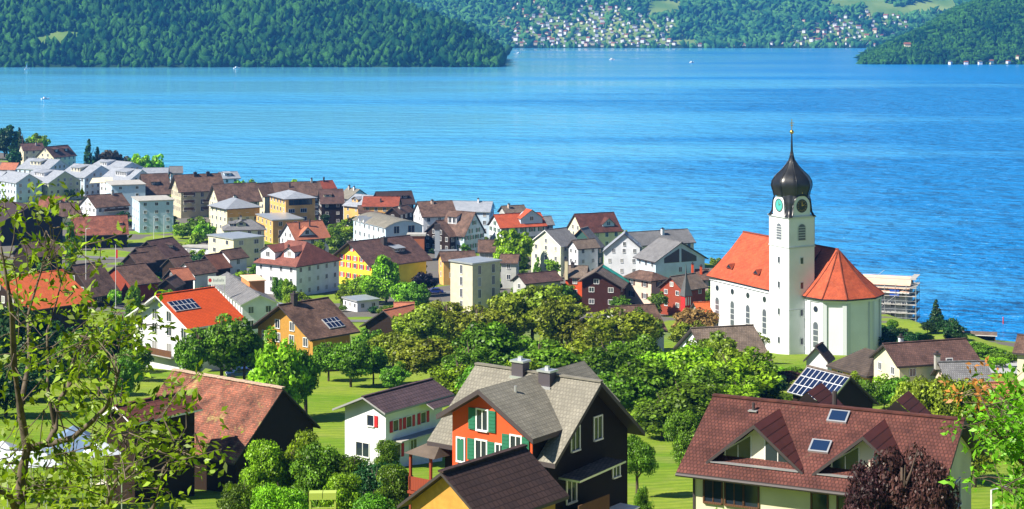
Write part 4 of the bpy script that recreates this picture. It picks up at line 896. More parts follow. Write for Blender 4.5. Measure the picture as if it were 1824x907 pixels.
CG = flat('church_glass',(.10,.12,.14),.15,spec=.7); AW = arch_win(1.2,4.6,gm=CG); OC = None
b = MB(); b.lathe([(0,0),(.62,0)],14); 
def disc(r_, mats, name='window', n=20):
    b = MB(); b.add([(r_*1.25*math.cos(a),-.03,r_*1.25*math.sin(a)) for a in [6.2832*i/n for i in range(n)]],[tuple(range(n))],0); b.add([(r_*math.cos(a),-.045,r_*math.sin(a)) for a in [6.2832*i/n for i in range(n)]],[tuple(range(n))],1); return b.mesh(name, mats)
OC = disc(.55,[flat('stone_grey_trim',(.5,.5,.5)), GLASS])
for x in (3.0,8.2,13.4,18.8): link('window',AW,CE,(x,-8.1,LZ(23.3)),(0,0,0)); link('oculus',OC,CE,(x,-8.1,LZ(27.4)),(0,0,0))
for i, (p, q) in enumerate(zip(prof[3:8], prof[4:9])):
    a = math.atan2(q[1]-p[1], q[0]-p[0]); link('window', AW, CE, ((p[0]+q[0])/2,(p[1]+q[1])/2,LZ(22.8)),(0,0,a)) if i in (0,) else None
    if i == 0: link('oculus',OC,CE,((p[0]+q[0])/2,(p[1]+q[1])/2,LZ(27.4)),(0,0,a))
# tower
tx0, tx1, ty0, ty1 = 23.2, 29.3, -10.1, -4.5; tcx, tcy = (tx0+tx1)/2, (ty0+ty1)/2; hx, hy = (tx1-tx0)/2, (ty1-ty0)/2
b = MB(); b.b2((tx0,ty0,-4),(tx1,ty1,LZ(43.6))); tower = b.build('tower', CW, CE)
b = MB()
for z, o_, t_ in ((38.2,.12,.22),(43.6,.22,.3),(27.0,.06,.12)): b.b2((tx0-o_,ty0-o_,LZ(z)),(tx1+o_,ty1+o_,LZ(z)+t_))
b.build('string_course', flat('stone_grey_trim',(.5,.5,.5)), tower)
b = MB()
for x_, y_ in ((tx0,ty0),(tx1,ty0),(tx1,ty1),(tx0,ty1)): b.b2((x_-.05-(.0),y_-.05,LZ(38.43)),(x_+.05,y_+.05,LZ(43.58)))
b.build('corner_strip', flat('stone_grey_trim',(.5,.5,.5)), tower)
BELL = arch_win(1.5,2.9,'belfry_louvre',flat('louvre_grey',(.12,.14,.17),.7),bars=5); SW = winmesh(.55,1.1,flat('stone_grey_trim',(.5,.5,.5)),GLASS,0)
for (cx_, cy_, rz_) in ((tcx,ty0,0),(tx1,tcy,math.pi/2)):
    link('belfry_louvre',BELL,tower,(cx_,cy_,LZ(41.0)),(0,0,rz_))
    for z in (35.8,31.3,26.4,21.2): link('window',SW,tower,(cx_,cy_,LZ(z)),(0,0,rz_))
# clock stage
cz = LZ(45.75); b = MB(); b.b2((tx0+.05,ty0+.05,LZ(43.9)),(tx1-.05,ty1-.05,LZ(44.0))); b.b2((tx0+.9,ty0+.9,LZ(43.9)),(tx1-.9,ty1-.9,LZ(46.0)))
for sx, sy, ax in ((0,-1,'y'),(1,0,'x'),(0,1,'y'),(-1,0,'x')):
    P = [(-1.85,-1.9),(1.85,-1.9)]+[(1.85*math.cos(a), 1.85*math.sin(a)) for a in [math.pi*i/12 for i in range(13)]]
    if ax == 'y': b.poly([(tcx+p[0], cz+p[1]) for p in P],'y',tcy+sy*(hy-.0),tcy+sy*(hy-1.6),0)
    else: b.poly([(tcy+p[0], cz+p[1]) for p in P],'x',tcx+sx*(hx-.0),tcx+sx*(hx-1.6),0)
b.build('clock_stage', CW, tower)
CLK = flat('clock_black',(.012,.014,.013),.4); TEAL = flat('clock_teal',(.08,.45,.42),.35)
def clock(loc, rz, face):
    b = MB(); n = 24; c = [(1.08*math.cos(6.2832*i/n),-.05,1.08*math.sin(6.2832*i/n)) for i in range(n)]; b.add(c,[tuple(range(n))],0)
    for i in range(n):
        a, a2 = 6.2832*i/n, 6.2832*(i+1)/n
        b.add([(1.06*math.cos(a),-.07,1.06*math.sin(a)),(1.06*math.cos(a2),-.07,1.06*math.sin(a2)),(1.22*math.cos(a2),-.07,1.22*math.sin(a2)),(1.22*math.cos(a),-.07,1.22*math.sin(a))],[(0,1,2,3)],1)
    for i in range(12): a = 6.2832*i/12; b.box((.88*math.cos(a),-.07,.88*math.sin(a)),(.2,.02,.05),2,ry=-a)
    o = b.build('clock',[face,flat('clock_rim',(.04,.04,.04),.5),GOLD],tower,loc=loc,rot=(0,0,rz))
    b = MB(); b.box((.0,-.09,.33),(.09,.02,.72),0); b.box((.24,-.10,.1),(.55,.02,.08),0,ry=-.35); b.build('clock_hands',GOLD,o)
clock((tcx,ty0,cz),0,TEAL); clock((tx1,tcy,cz),math.pi/2,CLK)
# copper skirt with arches over the clocks, onion dome, spire
def sqr(a, hx_, hy_, rnd=.0):
    c, s = math.cos(a), math.sin(a); return min(hx_/max(abs(c),1e-6), hy_/max(abs(s),1e-6))
nA = 96; b = MB(); vs = []; nr = 7; zt_ = LZ(47.9)
for j in range(nr+1):
    f = j/nr
    for i in range(nA):
        a = 2*math.pi*i/nA; rs = sqr(a, hx+.18, hy+.18); px_, py_ = rs*math.cos(a), rs*math.sin(a)
        dd = min(abs(px_) if abs(abs(py_)-hy-.18) < 1e-3 else 99, abs(py_) if abs(abs(px_)-hx-.18) < 1e-3 else 99)
        zb_ = (cz+.0+math.sqrt(max(1.95**2-dd**2, 0))*1.0) if dd < 1.92 else LZ(43.9)
        dcor = max(0, dd-1.92) if dd < 50 else .6
        if dd >= 1.92: zb_ = LZ(43.75)
        rt = 3.12; r0 = rs*(1.05 if dd >= 1.92 else 1.02); ff = f
        rr_ = r0+(rt-r0)*(ff**.7); z = zb_+(zt_-zb_)*(ff**1.15)
        rr_ += .22*math.sin(math.pi*f)*(-1 if f < .5 and dd >= 1.92 else .3)
        vs.append((tcx+rr_*math.cos(a), tcy+rr_*math.sin(a), z))
b.add(vs,[(j*nA+i,j*nA+(i+1)%nA,(j+1)*nA+(i+1)%nA,(j+1)*nA+i) for j in range(nr) for i in range(nA)]); skirt = b.build('copper_skirt',COPPER,tower,smooth=True)
prof_ = [(3.12,47.5),(3.2,48.1),(3.45,48.8),(3.55,49.4),(3.42,50.1),(3.0,50.85),(2.4,51.5),(1.8,52.1),(1.25,52.75),(.82,53.35),(.5,53.95),(.32,54.6),(.22,55.3),(.15,57),(.09,58.7)]
b = MB(); nn = 32; vs = []
for r_, z in prof_:
    for i in range(nn):
        a = 2*math.pi*i/nn; q8 = 1/max(abs(math.cos((a+math.pi/8) % (math.pi/4)-math.pi/8)), .9); vs.append((tcx+r_*q8**.9*math.cos(a), tcy+r_*q8**.9*math.sin(a), LZ(z)))
b.add(vs,[(j*nn+i,j*nn+(i+1)%nn,(j+1)*nn+(i+1)%nn,(j+1)*nn+i) for j in range(len(prof_)-1) for i in range(nn)])
for k_ in range(8):
    a = math.pi/8+k_*math.pi/4; b.tube([(tcx+r_*1.085*math.cos(a), tcy+r_*1.085*math.sin(a), LZ(z)) for r_, z in prof_[:13]],.06,4)
dome = b.build('onion_dome',COPPER,tower,smooth=True)
b = MB(); b.lathe([(0,LZ(58.55))]+[(.38*math.sin(t_),LZ(58.95)-.38*math.cos(t_)) for t_ in [math.pi*i/8 for i in range(1,8)]]+[(0,LZ(59.35))],12,0,0,(tcx,tcy)); b.build('gilded_ball',GOLD,dome,smooth=True)
b = MB(); b.b2((tcx-.06,tcy-.06,LZ(59.3)),(tcx+.06,tcy+.06,LZ(61.3))); b.box((tcx,tcy,LZ(60.6)),(.12,.95,.12),0); b.box((tcx,tcy,LZ(60.15)),(.1,.6,.1),0); b.build('cross',GOLD,dome)
b = MB()
for (px_, py_) in ((tcx,ty0-.15),(tx1+.15,tcy)): b.tube([(px_,py_,cz+2.2),(px_,py_,cz+4.2)],.06,5); b.lathe([(0,cz+4.05),(.16,cz+4.2),(0,cz+4.35)],6,0,0,(px_,py_))
b.build('finial',GOLD,skirt)
# ================================================================ scaffolded building behind the church
x_, y_, z_ = at(1590, 428); e = empty('building',(x_,y_,z_),R(-20),'white building under construction with salmon roof boards and scaffolding behind the church choir','building')
zt_ = zat(515,428)-z_; b = MB(); b.b2((-6,-4,-1),(4,5,zt_)); b.build('wall',GREYW,e)
b = MB(); solidroof(b,[(-5,zt_),(0,zt_+3.2),(5.5,zt_-.2)],.2,-7,4.5); b.build('roof',[wall((.80,.50,.36)),WTRIM],e)
for i in range(4):
    for j in range(3): window(e,(-4.5+2.6*i,-4,2+2.7*j),0,1.1,1.2)
sc = empty('scaffold',(x_,y_,z_),R(-20),'tubular scaffolding with white platforms around the building behind the church choir','scaffold')
xs_ = [-6.2,-3.7,-1.2,1.3,3.8,6.0]
for f_, (dy_) in ((0,-5.2),(1,-4.3)):
    for x in xs_: MB().tube([(x,dy_,-1),(x,dy_,zt_+1.8)],.05,5).build('pole',METAL,sc)
for y in (-2,1,4):
    for x in (4.6,5.8): MB().tube([(x,y,-1),(x,y,zt_+2.2)],.05,5).build('pole',METAL,sc)
for j in range(6):
    z = .8+j*2.0
    b = MB(); b.b2((-6.4,-5.3,z),(6.2,-4.25,z+.07)); b.b2((4.5,-4.2,z),(5.9,4.4,z+.07)); b.build('platform',CONC,sc)
    b = MB(); b.tube([(-6.4,-5.3,z+1.0),(6.2,-5.3,z+1.0)],.035,4); b.tube([(5.9,-5,z+1),(5.9,4.4,z+1)],.035,4); b.tube([(-6.2+2.5*(j%4),-5.32,z),(-3.7+2.5*(j%4),-5.32,z+2)],.035,4); b.build('guard_rail',METAL,sc)
b = MB(); b.b2((0,-4.9,zt_-1.2),(2.2,-4.4,zt_+.6)); b.build('blue_sheet',flat('blue_sheet',(.02,.08,.4),.5),sc)
# boathouse at the shore
x_, y_, z_ = at(1742,436); e = empty('boathouse',(x_,y_,.8),R(-15),'open boathouse with low pale roof on posts at the shore right of the tall conifer','boathouse')
zt_ = zat(590,436)-.8; b = MB(); solidroof(b,[(-2.6,zt_-.5),(0,zt_),(2.6,zt_-.5)],.15,-4.5,4.5); b.build('roof',[T_GREYB,WTRIM],e)
for x in (-4,0,4):
    for y in (-2.2,2.2): MB().b2((x-.1,y-.1,-1.5),(x+.1,y+.1,zt_-.5)).build('post',BWOOD,e)
MB().b2((-4,1.9,-1),(4,2.1,zt_-1.2)).build('rear_wall',DWOOD,e)
# ================================================================ FOREGROUND HOUSES
# big maroon-roofed house, lower right
H('F1','house','big cream house with maroon tiled roof and two triangular dormers at the lower right',CREAM,T_MAROON,ov=.9,ovx=.7,near=False,A=False,B=False,t=.22,sky=[(.40,.75,.9,.8),(.05,3.05,.9,.8)])
I = e_info['F1']; e = I['e']; zr, k = I['zr'], I['k']
def tri_dormer(xc, s0, hw, hd, backs):
    """triangular-front dormer: roof eaves die into the main slope"""
    g = bpy.data.objects.new('dormer', None); COL.objects.link(g); g.parent = e; g.location = (xc,0,0)
    z0 = zr-k*s0; zt2 = z0+hd; sb = max((zr-zt2)/k, .02)
    P = [(-hw+.2,z0-.15),(0,zt2-.22),(hw-.2,z0-.15)]; MB().poly(P,'y',-s0+.0,-s0+.3,0).build('dormer_wall',flat('dormer_cream',(.74,.70,.56),.85),g)
    b = MB()
    for sg in (-1,1):
        A0 = (0,-s0-.75,zt2+.02); A1 = (0,-sb,zr-k*sb+.02 if False else zt2); B0 = (sg*(hw+.35),-s0-.75,z0-.28); B1 = (sg*(hw+.35),-s0-.1,z0-.22)
        sl2 = math.hypot(hw,hd)
        b.add([A0,A1,B1,B0],[(0,1,2,3)],0,[[(0,0),(s0-sb,0),(.7,-sl2),(0,-sl2)]])
        q = lambda p: (p[0],p[1],p[2]-.2)
        b.add([A0,B0,q(B0),q(A0)],[(0,1,2,3)],1); b.add([q(A0),q(A1),q(B1),q(B0)],[(0,1,2,3)],1); b.add([B0,B1,q(B1),q(B0)],[(0,1,2,3)],1)
    b.build('dormer_roof',[tiles('roof_maroon_rib',(.13,.035,.03),(.10,.03,.025),row=.42,col=8,bump=1,patch=.15),DTRIM],g)
    b = MB(); b.b2((-hw-.1,-s0-.75,z0-.30),(hw+.1,-s0+.1,z0-.24)); b.build('dormer_sill',flat('zinc',(.35,.35,.36),.4,.3),g)
    for sg in (-1,1):
        x1_, x2_ = sg*.42, sg*(hw-.55); zz1, zz2 = z0-.02, z0+hd*(1-.42/hw)-.42
        zz3 = z0+hd*(1-(hw-.55)/hw)-.3
        w_ = MB(); w_.add([(x1_,-s0-.03,zz1),(x2_,-s0-.03,zz1),(x2_,-s0-.03,zz3+.1),(x1_,-s0-.03,zz2)],[(0,1,2,3)],0)
        w_.add([(x1_-.07*sg,-s0-.02,zz1-.07),(x2_+.09*sg,-s0-.02,zz1-.07),(x2_+.09*sg,-s0-.02,zz3+.16),(x1_-.07*sg,-s0-.02,zz2+.1)],[(0,1,2,3)],1)
        w_.b2((x1_+(x2_-x1_)*.5-.02,-s0-.05,zz1),(x1_+(x2_-x1_)*.5+.02,-s0-.031,(zz2+zz3)/2-.02),1); w_.build('window',[GLASS,WTRIM],g)
tri_dormer(-3.0, 4.35, 2.35, 1.95, 0); tri_dormer(2.9, 4.35, 2.35, 1.95, 0)
for xx in (-1.7, 3.3):   # rear cross gables peeping over the ridge
    g = bpy.data.objects.new('dormer', None); COL.objects.link(g); g.parent = e; g.location = (xx,0,0)
    b = MB(); b.add([(0,.3,zr+.62),(0,3.2,zr+.62),(1.5,3.2,zr-.75),(1.5,.9,zr-.75),(-1.5,.9,zr-.75),(-1.5,3.2,zr-.75)],[(0,1,2,3),(0,4,5,1)],0,[[(0,0),(3,0),(3,-2),(0,-2)]]*2)
    b.add([(0,.32,zr+.58),(1.4,.95,zr-.76),(-1.4,.95,zr-.76)],[(0,1,2)],1); b.build('dormer_roof',[MATS['roof_maroon_rib'],DTRIM],g)
b = MB(); b.tube([(-4.4,-.9,zr-k*.9-.1),(-4.4,-.9,zr-k*.9+.45)],.09,8); b.box((-4.4,-.9,zr-k*.9+.02),(.5,.5,.06),1); b.build('vent_pipe',[DTRIM,METAL],I['roof'])
b = MB(); b.tube([(-.2,.6,zr-.3),(-.2,.6,zr+.75)],.14,8); b.build('flue',DTRIM,I['roof'])
b = MB(); b.tube([(-I['L']/2,-I['W1']-.05,zr-I['h']-.12),(I['L']/2,-I['W1']-.05,zr-I['h']-.12)],.1,6); b.build('gutter',DTRIM,I['roof'])
yw = I['y1']; zz = I['zt'](yw)-1.25
for x in (-5.3,-4.1): link('window',winmesh(.95,1.15,BWOOD,GLASS,1),e,(x,yw,zz),(0,0,0))
for x in (-4.7,): link('window',winmesh(.75,1.15,BWOOD,GLASS,0),e,(x+1.55,yw,zz),(0,0,0))
for x in (.6,2.0,3.0): link('window',winmesh(.8,1.1,BWOOD,GLASS,0),e,(x,yw,zz),(0,0,0))
for yy in (-2.2,1.5): window(e,(I['xw'],yy,zz-.3),math.pi/2,1.0,1.3)
MB().b2((-I['xw']-.06,yw-.06,-3),(-I['xw']+.06,yw+.02,I['zt'](yw))).build('downpipe',DTRIM,e)
# --- red-orange house
T_F2 = T_STONE
H('F2','house','tall orange-red and dark timber house with stone-grey roofs, green shutters and two chimneys',wood('shaded_brown_wood',(.016,.010,.008),6),T_F2,ov=.6,ovx=.9,near=False,A=False,B=False,t=.28,base=-6,trim=flat('dark_plum_trim',(.06,.045,.05),.6))  # brown timber, its deep shade put into the near-black wood colour
I = e_info['F2']; e = I['e']; zr, k = I['zr'], I['k']; PT = MATS['dark_plum_trim']
XF, YF, thF, LF, WF, zF, hF, qF, _h = FITD['F2w']
def to_local(I, X, Y, Z):
    E = I['e']; a = E.rotation_euler.z; dx, dy = X-E.location.x, Y-E.location.y
    return (dx*math.cos(a)+dy*math.sin(a), -dx*math.sin(a)+dy*math.cos(a), Z-E.location.z)
lx, lz, k2, hw1, hw2, yf = 0.0, zr-.02, .60, 3.9, 3.1, -5.95
zt2 = lz
b = MB(); nl = .7
P = [(lx-hw2+.6,-4),(lx-hw2+.6,zt2-k2*(hw2-.6)-.3),(lx,zt2-.32),(lx+hw1-.6,zt2-k2*(hw1-.6)-.3),(lx+hw1-.6,-4)]
b.poly(P,'y',yf+.8,-2.2,0); b.build('wing_wall',[REDW],e)
b = MB(); b.b2((lx+hw1-.602,yf+.83,-4),(lx+hw1-.56,-2.1,zt2-k2*(hw1-.6)-.35)); b.build('side_boarding',MATS['shaded_brown_wood'],e)  # same near-black shade colour carried over the wing's side wall
b = MB()
for sg, hw in ((-1,hw2),(1,hw1)):
    ybk = -(zr-zt2)/k+.1 if zr > zt2 else 0; zee = zt2-k2*hw; ybe = -(zr-zee)/k+.1
    P = [(lx,yf,zt2),(lx,ybk,zt2),(lx+sg*hw,ybe,zee),(lx+sg*hw,yf,zee)]; Q = [(p[0],p[1],p[2]-.3) for p in P]; sl2 = math.hypot(hw,k2*hw)
    b.add(P,[(0,1,2,3)],0,[[(yf,0),(ybk,0),(ybe,-sl2),(yf,-sl2)]]); b.add(P+Q,[(4,7,6,5),(0,3,7,4),(3,2,6,7),(2,1,5,6)],1)
b.build('wing_roof',[T_F2,PT],e)
zw = zt2-k2*hw1
WF_ = lambda x, z, w_=.85, h_=1.35, sh=GREENSH: window(e,(x,yf+.8,z),0,w_,h_,WTRIM,GLASS,sh,1)
WF_(-.27,zt2-1.95,.75,1.15); WF_(-.35,zt2-3.75,.75,1.15); WF_(2.15,zt2-3.15,.7,1.15); WF_(1.0,zt2-3.6,.5,.75,None); WF_(-1.85,zt2-3.9,.5,1.3,None)
b = MB(); b.b2((-2.08,yf+.70,zt2-4.5),(-1.62,yf+.725,zt2-3.3)); b.build('shutter',GREENSH,e)
# rear cross wing
b = MB(); zr2 = zr+.25; xr = .9
for sg in (-1,1): b.add([(xr,-.3,zr2),(xr,3.7,zr2),(xr+sg*2.7,3.7,zr2-2.2),(xr+sg*2.7,2.6,zr2-2.2)],[(0,1,2,3)],0,[[(0,0),(5,0),(5,-3.4),(1,-3.4)]])
b.build('rear_roof',[T_F2,PT],e); MB().poly([(xr-2.2,-4),(xr-2.2,zr2-2.0),(xr,zr2-.3),(xr+2.2,zr2-2.0),(xr+2.2,-4)],'y',1.5,3.3,0).build('rear_wall',MATS['shaded_brown_wood'],e)
for x, y in ((-1.2,-.1),(1.05,-.45)):
    b = MB(); z = zr-k*abs(y); b.b2((x-.42,y-.35,z-.7),(x+.42,y+.35,z+.62)); b.b2((x-.5,y-.43,z+.623),(x+.5,y+.43,z+.74),1); b.b2((x-.12,y-.1,z+.74),(x+.12,y+.1,z+.95),1); b.b2((x-.5,y-.45,z-.45),(x+.5,y-.38,z-.2),1)
    b.build('chimney',[flat('slate_chimney',(.075,.065,.075),.6),METAL],I['roof'])
b = MB(); b.tube([(lx+.8,yf+2.6,zt2-k2*.8-.1),(lx+.8,yf+2.6,zt2-k2*.8+.35)],.08,6); b.build('vent_pipe',METAL,I['roof'])
# right gable (timber coloured as if in shade) windows and little roofs
xw = I['xw']
for yy, zz in ((-1.5,zr-3.2),(.9,zr-3.0)): window(e,(xw,yy,zz),math.pi/2,.8,1.3,WTRIM,GLASS)
window(e,(xw,2.9,zr-5.9),math.pi/2,.7,.8,WTRIM,GLASS); window(e,(xw,2.2,zr-9.0),math.pi/2,.8,1.2,WTRIM,GLASS)
b = MB(); solidroof(b,[(-3.2,zr-5.1),(-3.19,zr-5.09),(1.7,zr-4.9)],.12,xw,xw+1.5); b.build('canopy',[T_GREYB,METAL],e)
MB().b2((xw,-3.0,zr-7.6),(xw+1.3,.2,zr-7.45)).b2((xw+1.22,-3.0,zr-7.45),(xw+1.3,.2,zr-6.6)).build('balcony',BWOOD,e)
MB().b2((xw,-.9,zr-8.1),(xw+1.4,3.4,zr-8.02)).build('awning_frame',WTRIM,e); window(e,(xw,-1.9,zr-6.0),math.pi/2,.9,1.6,WTRIM,GLASS)
# porch roof on the left of the wing
b = MB(); px0 = lx-hw2-2.2; zt2 += 1.0; b.add([(px0+1.3,yf+1.9,zt2-4.6),(px0+1.5,yf+3.4,zt2-4.6),(px0-.6,yf+.4,zt2-5.6),(px0+1.9,yf+.2,zt2-5.6),(px0+2.3,yf+4.4,zt2-5.6),(px0-.6,yf+4.4,zt2-5.6)],[(0,2,3),(0,3,4,1),(0,1,5,2),(2,5,4,3)],0)
b.build('porch_roof',[T_GREYB],e)
b = MB(); b.b2((px0-.4,yf+.6,zt2-7.8),(px0+1.8,yf+.68,zt2-7.0)); b.b2((px0-.4,yf+.5,zt2-8),(px0+1.9,yf+3.9,zt2-7.85)); b.build('balcony',RWOOD,e)
for x in (px0-.35,px0+1.2): MB().b2((x,yf+.6,-4),(x+.14,yf+.74,zt2-5.62)).build('porch_post',RWOOD,e)
# --- dark-roofed timber shed in front
H('F3','shed','yellow timber shed with black-brown tiled roof in front of the orange-red house',YWOOD,T_BLACKBR,cat='shed',near=False,A=False,B=False,ov=.5,ovx=.5,t=.16,base=-2)
# --- white house with red shutters
T_SLATE = tiles('roof_violet_brown',(.10,.065,.075),(.075,.05,.058),row=.5,col=.4,patch=.15,bump=.9)
H('F4','house','white house with violet-brown roof and red shutters left of the orange-red one',WHITE,T_SLATE,near=False,A=False,B=False,ov=.75,ovx=1.0,t=.18,base=-2,trim=flat('soffit_grey',(.3,.3,.3),.7))
I = e_info['F4']; e = I['e']; zr = I['zr']
def redwin(loc, rz, w_=.75, h_=1.0, one=None):
    o = link('window',winmesh(w_,h_,WTRIM,GLASS,0),e,loc,(0,0,rz))
    for s in ((-1,1) if one is None else (one,)): link('shutter',shutmesh(.42,h_+.08,REDSH),o,(s*(w_/2+.3),0,0))
xa = -I['xw']; redwin((xa,-.2,zr-2.4),-math.pi/2,.8,1.0,1); window(e,(xa,.8,zr-5.3),-math.pi/2,1.6,1.3)
for x in (-2.9,-.9,1.3): redwin((x,I['y1'],zr-2.9),0)
redwin((-2.6,I['y1'],zr-5.4),0,.8,1.2); window(e,(-.2,I['y1'],zr-5.4),0,.9,1.3)
b = MB(); solidroof(b,[(-I['W1']-1.0,zr-I['h']-.55),(-I['W1']+.5,zr-I['h']+.1)],.12,.8,5.2); b.build('lean_to_roof',[T_SLATE,MATS['soffit_grey']],e)
MB().b2((-3.4,I['y1']-1.2,zr-4.3),(3.6,I['y1'],zr-4.18)).build('balcony_slab',CONC,e)
# --- old barn
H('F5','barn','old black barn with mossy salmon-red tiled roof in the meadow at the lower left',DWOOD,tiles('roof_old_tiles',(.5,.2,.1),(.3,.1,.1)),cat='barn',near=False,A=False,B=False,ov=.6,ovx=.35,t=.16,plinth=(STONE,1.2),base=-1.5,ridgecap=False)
I = e_info['F5']; e = I['e']
b = MB(); b.b2((-I['xw']-2.5,I['y1']-2.5,-3),(-I['xw']+5,I['y1']-.7,1.6)); b.build('stone_base',[wall((.66,.62,.5))],e)
b = MB(); r_ = random.Random(8); n = 40
for i in range(n): x = -I['L']/2+(i+.5)*I['L']/n; b.box((x,0,I['zr']+.05+.04*r_.random()),(I['L']/n*.95,.42,.14),0,0,0,(r_.random()-.5)*.12)
b.build('ridge_tiles',wall((.55,.40,.30)),I['roof'])
H('F5w','shed','small brown-roofed shed wing leaning toward the left side of the old barn',DWOOD,T_RIB,cat='shed',near=False,A=False,B=False,ov=.35,ovx=.6,t=.14,trim=WTRIM,base=-1)
# ================================================================ TREES
def crown_mesh(name, nclump, nleaf, ls, mat, seed, shape='round', inner=.35):
    """unit crown (radius 1, z from 0 to 2): leaf-sized faces on many clumps through the crown's volume"""
    r = np.random.RandomState(seed); C = []; LB = []
    for i in range(6): d = r.randn(3); d /= np.linalg.norm(d); d[2] = d[2]*.8+.12; LB.append((d*(.34+.16*r.rand()), .42+.16*r.rand()))
    for i in range(nclump):
        d = r.randn(3); d /= np.linalg.norm(d); rad = inner+(.80-inner)*r.rand()**.55
        if shape == 'round':
            lc, lr = LB[r.randint(6)]; c = lc+d*lr*(.55+.45*r.rand()); c[2] = max(c[2], -.82); cr = .13+.13*r.rand()
        elif shape == 'cone':
            h = r.rand()**1.35; a = r.rand()*6.28; rr_ = (1-h)*.92*(.45+.55*r.rand()); c = np.array([rr_*math.cos(a), rr_*math.sin(a), h*1.9-.93]); cr = .10+.20*(1-h)*(.6+.5*r.rand())
        elif shape == 'oval': c = d*rad*np.array([.8,.8,1.0]); cr = .17+.14*r.rand()
        elif shape == 'bush': c = d*rad; c[2] = abs(c[2])*1.0-.55; cr = .22+.18*r.rand()
        C.append((c, cr))
    k = np.array([cr**2 for c, cr in C]); k /= k.sum(); idx = r.choice(nclump, nleaf, p=k)
    cc = np.array([c for c, _ in C])[idx]; rr_ = np.array([q for _, q in C])[idx]
    d = r.randn(nleaf, 3); d /= np.linalg.norm(d, axis=1)[:, None]; d[:, 2] = np.abs(d[:, 2])*.9*np.sign(r.rand(nleaf)-.28); d /= np.linalg.norm(d, axis=1)[:, None]
    P = cc+d*(rr_*(.72+.38*r.rand(nleaf)))[:, None]*np.array([1,1,.8]); P[:, 2] += 1.0
    nrm = d+r.randn(nleaf, 3)*.55+np.array([0,0,.25]); nrm /= np.linalg.norm(nrm, axis=1)[:, None]
    t = np.cross(nrm, r.randn(nleaf, 3)); t /= np.linalg.norm(t, axis=1)[:, None]; u = np.cross(nrm, t)
    s = (ls*(.6+.8*r.rand(nleaf)))[:, None]
    V = np.stack([P+t*s, P+u*s*.62+nrm*s*.12, P-t*s*.9, P-u*s*.62+nrm*s*.1], 1).reshape(-1, 3)
    ct = r.rand(nclump)
    return fastmesh(name, V, np.arange(nleaf*4).reshape(-1, 4), [mat], attr=np.repeat(np.clip(ct[idx]+r.randn(nleaf)*.12, 0, 1), 4))
CMC = {}
def crown(shape, mat, var, dens):
    var = TN % 5; k = (shape, mat.name, var, dens)
    if k not in CMC:
        nl, ls, nc = {'far':(2600,.085,60),'mid':(9000,.056,110),'near':(22000,.034,190)}[dens]
        if shape == 'cone': nl = int(nl*.8)
        CMC[k] = crown_mesh('crown', nc, nl, ls, mat, hash((shape, var)) % 1000 if False else (var*17+len(shape)*31+{'far':0,'mid':5,'near':9}[dens]), shape)
    return CMC[k]
def trunk_mesh(seed, h=1.0, thin=False):
    r = random.Random(seed); b = MB(); w = .035 if thin else .05
    b.tube([(0,0,-.25),(.01,0,.2),(.02*r.uniform(-1,1),.02,.5),(.03*r.uniform(-1,1),0,.85)],[w*1.25,w,w*.75,w*.35],7)
    for i in range(7):
        a = r.random()*6.28; z = .3+.07*i; l = .30*(1-.06*i)
        b.tube([(0,0,z),(l*.5*math.cos(a),l*.5*math.sin(a),z+.10),(l*math.cos(a),l*math.sin(a),z+.24)],[w*.45,w*.3,w*.12],5)
    return b.mesh('trunk',[BARK],True)
TRK = [trunk_mesh(i) for i in range(4)]
TN = 0
def tree(px, top, Y, rx, label, mat=None, shape='round', base=None, dens=None, cat='tree', name='tree', rz=None, group='trees and bushes around the village', clear=.18, dz=0):
    """tree whose trunk stands on the ground at distance Y; rx crown radius in metres"""
    global TN; TN += 1; mat = mat or L_GREEN; rp = rx/Y; Y0 = Y; need = .95 if cat == 'bush' else 1.5
    while zat(top, Y)-at(px, Y)[2] < need*rp*Y and Y > .62*Y0: Y -= 2.0
    rx = rp*Y; x, y, z = at(px, Y); zt_ = zat(top, Y); Ht = max(zt_-z, 1.0)
    if dens is None: dens = 'near' if Y < 190 else ('mid' if Y < 460 else 'far')
    if shape == 'bush' or cat == 'bush': clear = 0
    clear *= .35
    e = empty(name, (x, y, z+dz), TN*1.7, label, cat, group)
    ch = Ht*(1-clear); tr_ = random.Random(TN*13)
    vx, vy, vz = (tr_.uniform(.92,1.14), tr_.uniform(.92,1.14), tr_.uniform(.94,1.16)) if shape == 'round' and cat != 'bush' else (1.05,1.05,1.0)
    link('crown', crown(shape, mat, TN % 3, dens), e, (0,0,Ht*clear-.02*ch), (tr_.uniform(-.09,.09), tr_.uniform(-.09,.09), tr_.uniform(0,6.28)), (rx*vx, rx*vy, ch/2*vz))
    if cat != 'bush': link('trunk', TRK[TN % 4], e, (0,0,0), (0,0,0), (max(rx*.9,Ht*.45), max(rx*.9,Ht*.45), Ht*.95))
    else: link('stem', TRK[TN % 4], e, (0,0,0), (0,0,0), (rx*.5, rx*.5, Ht*.7))
    return e
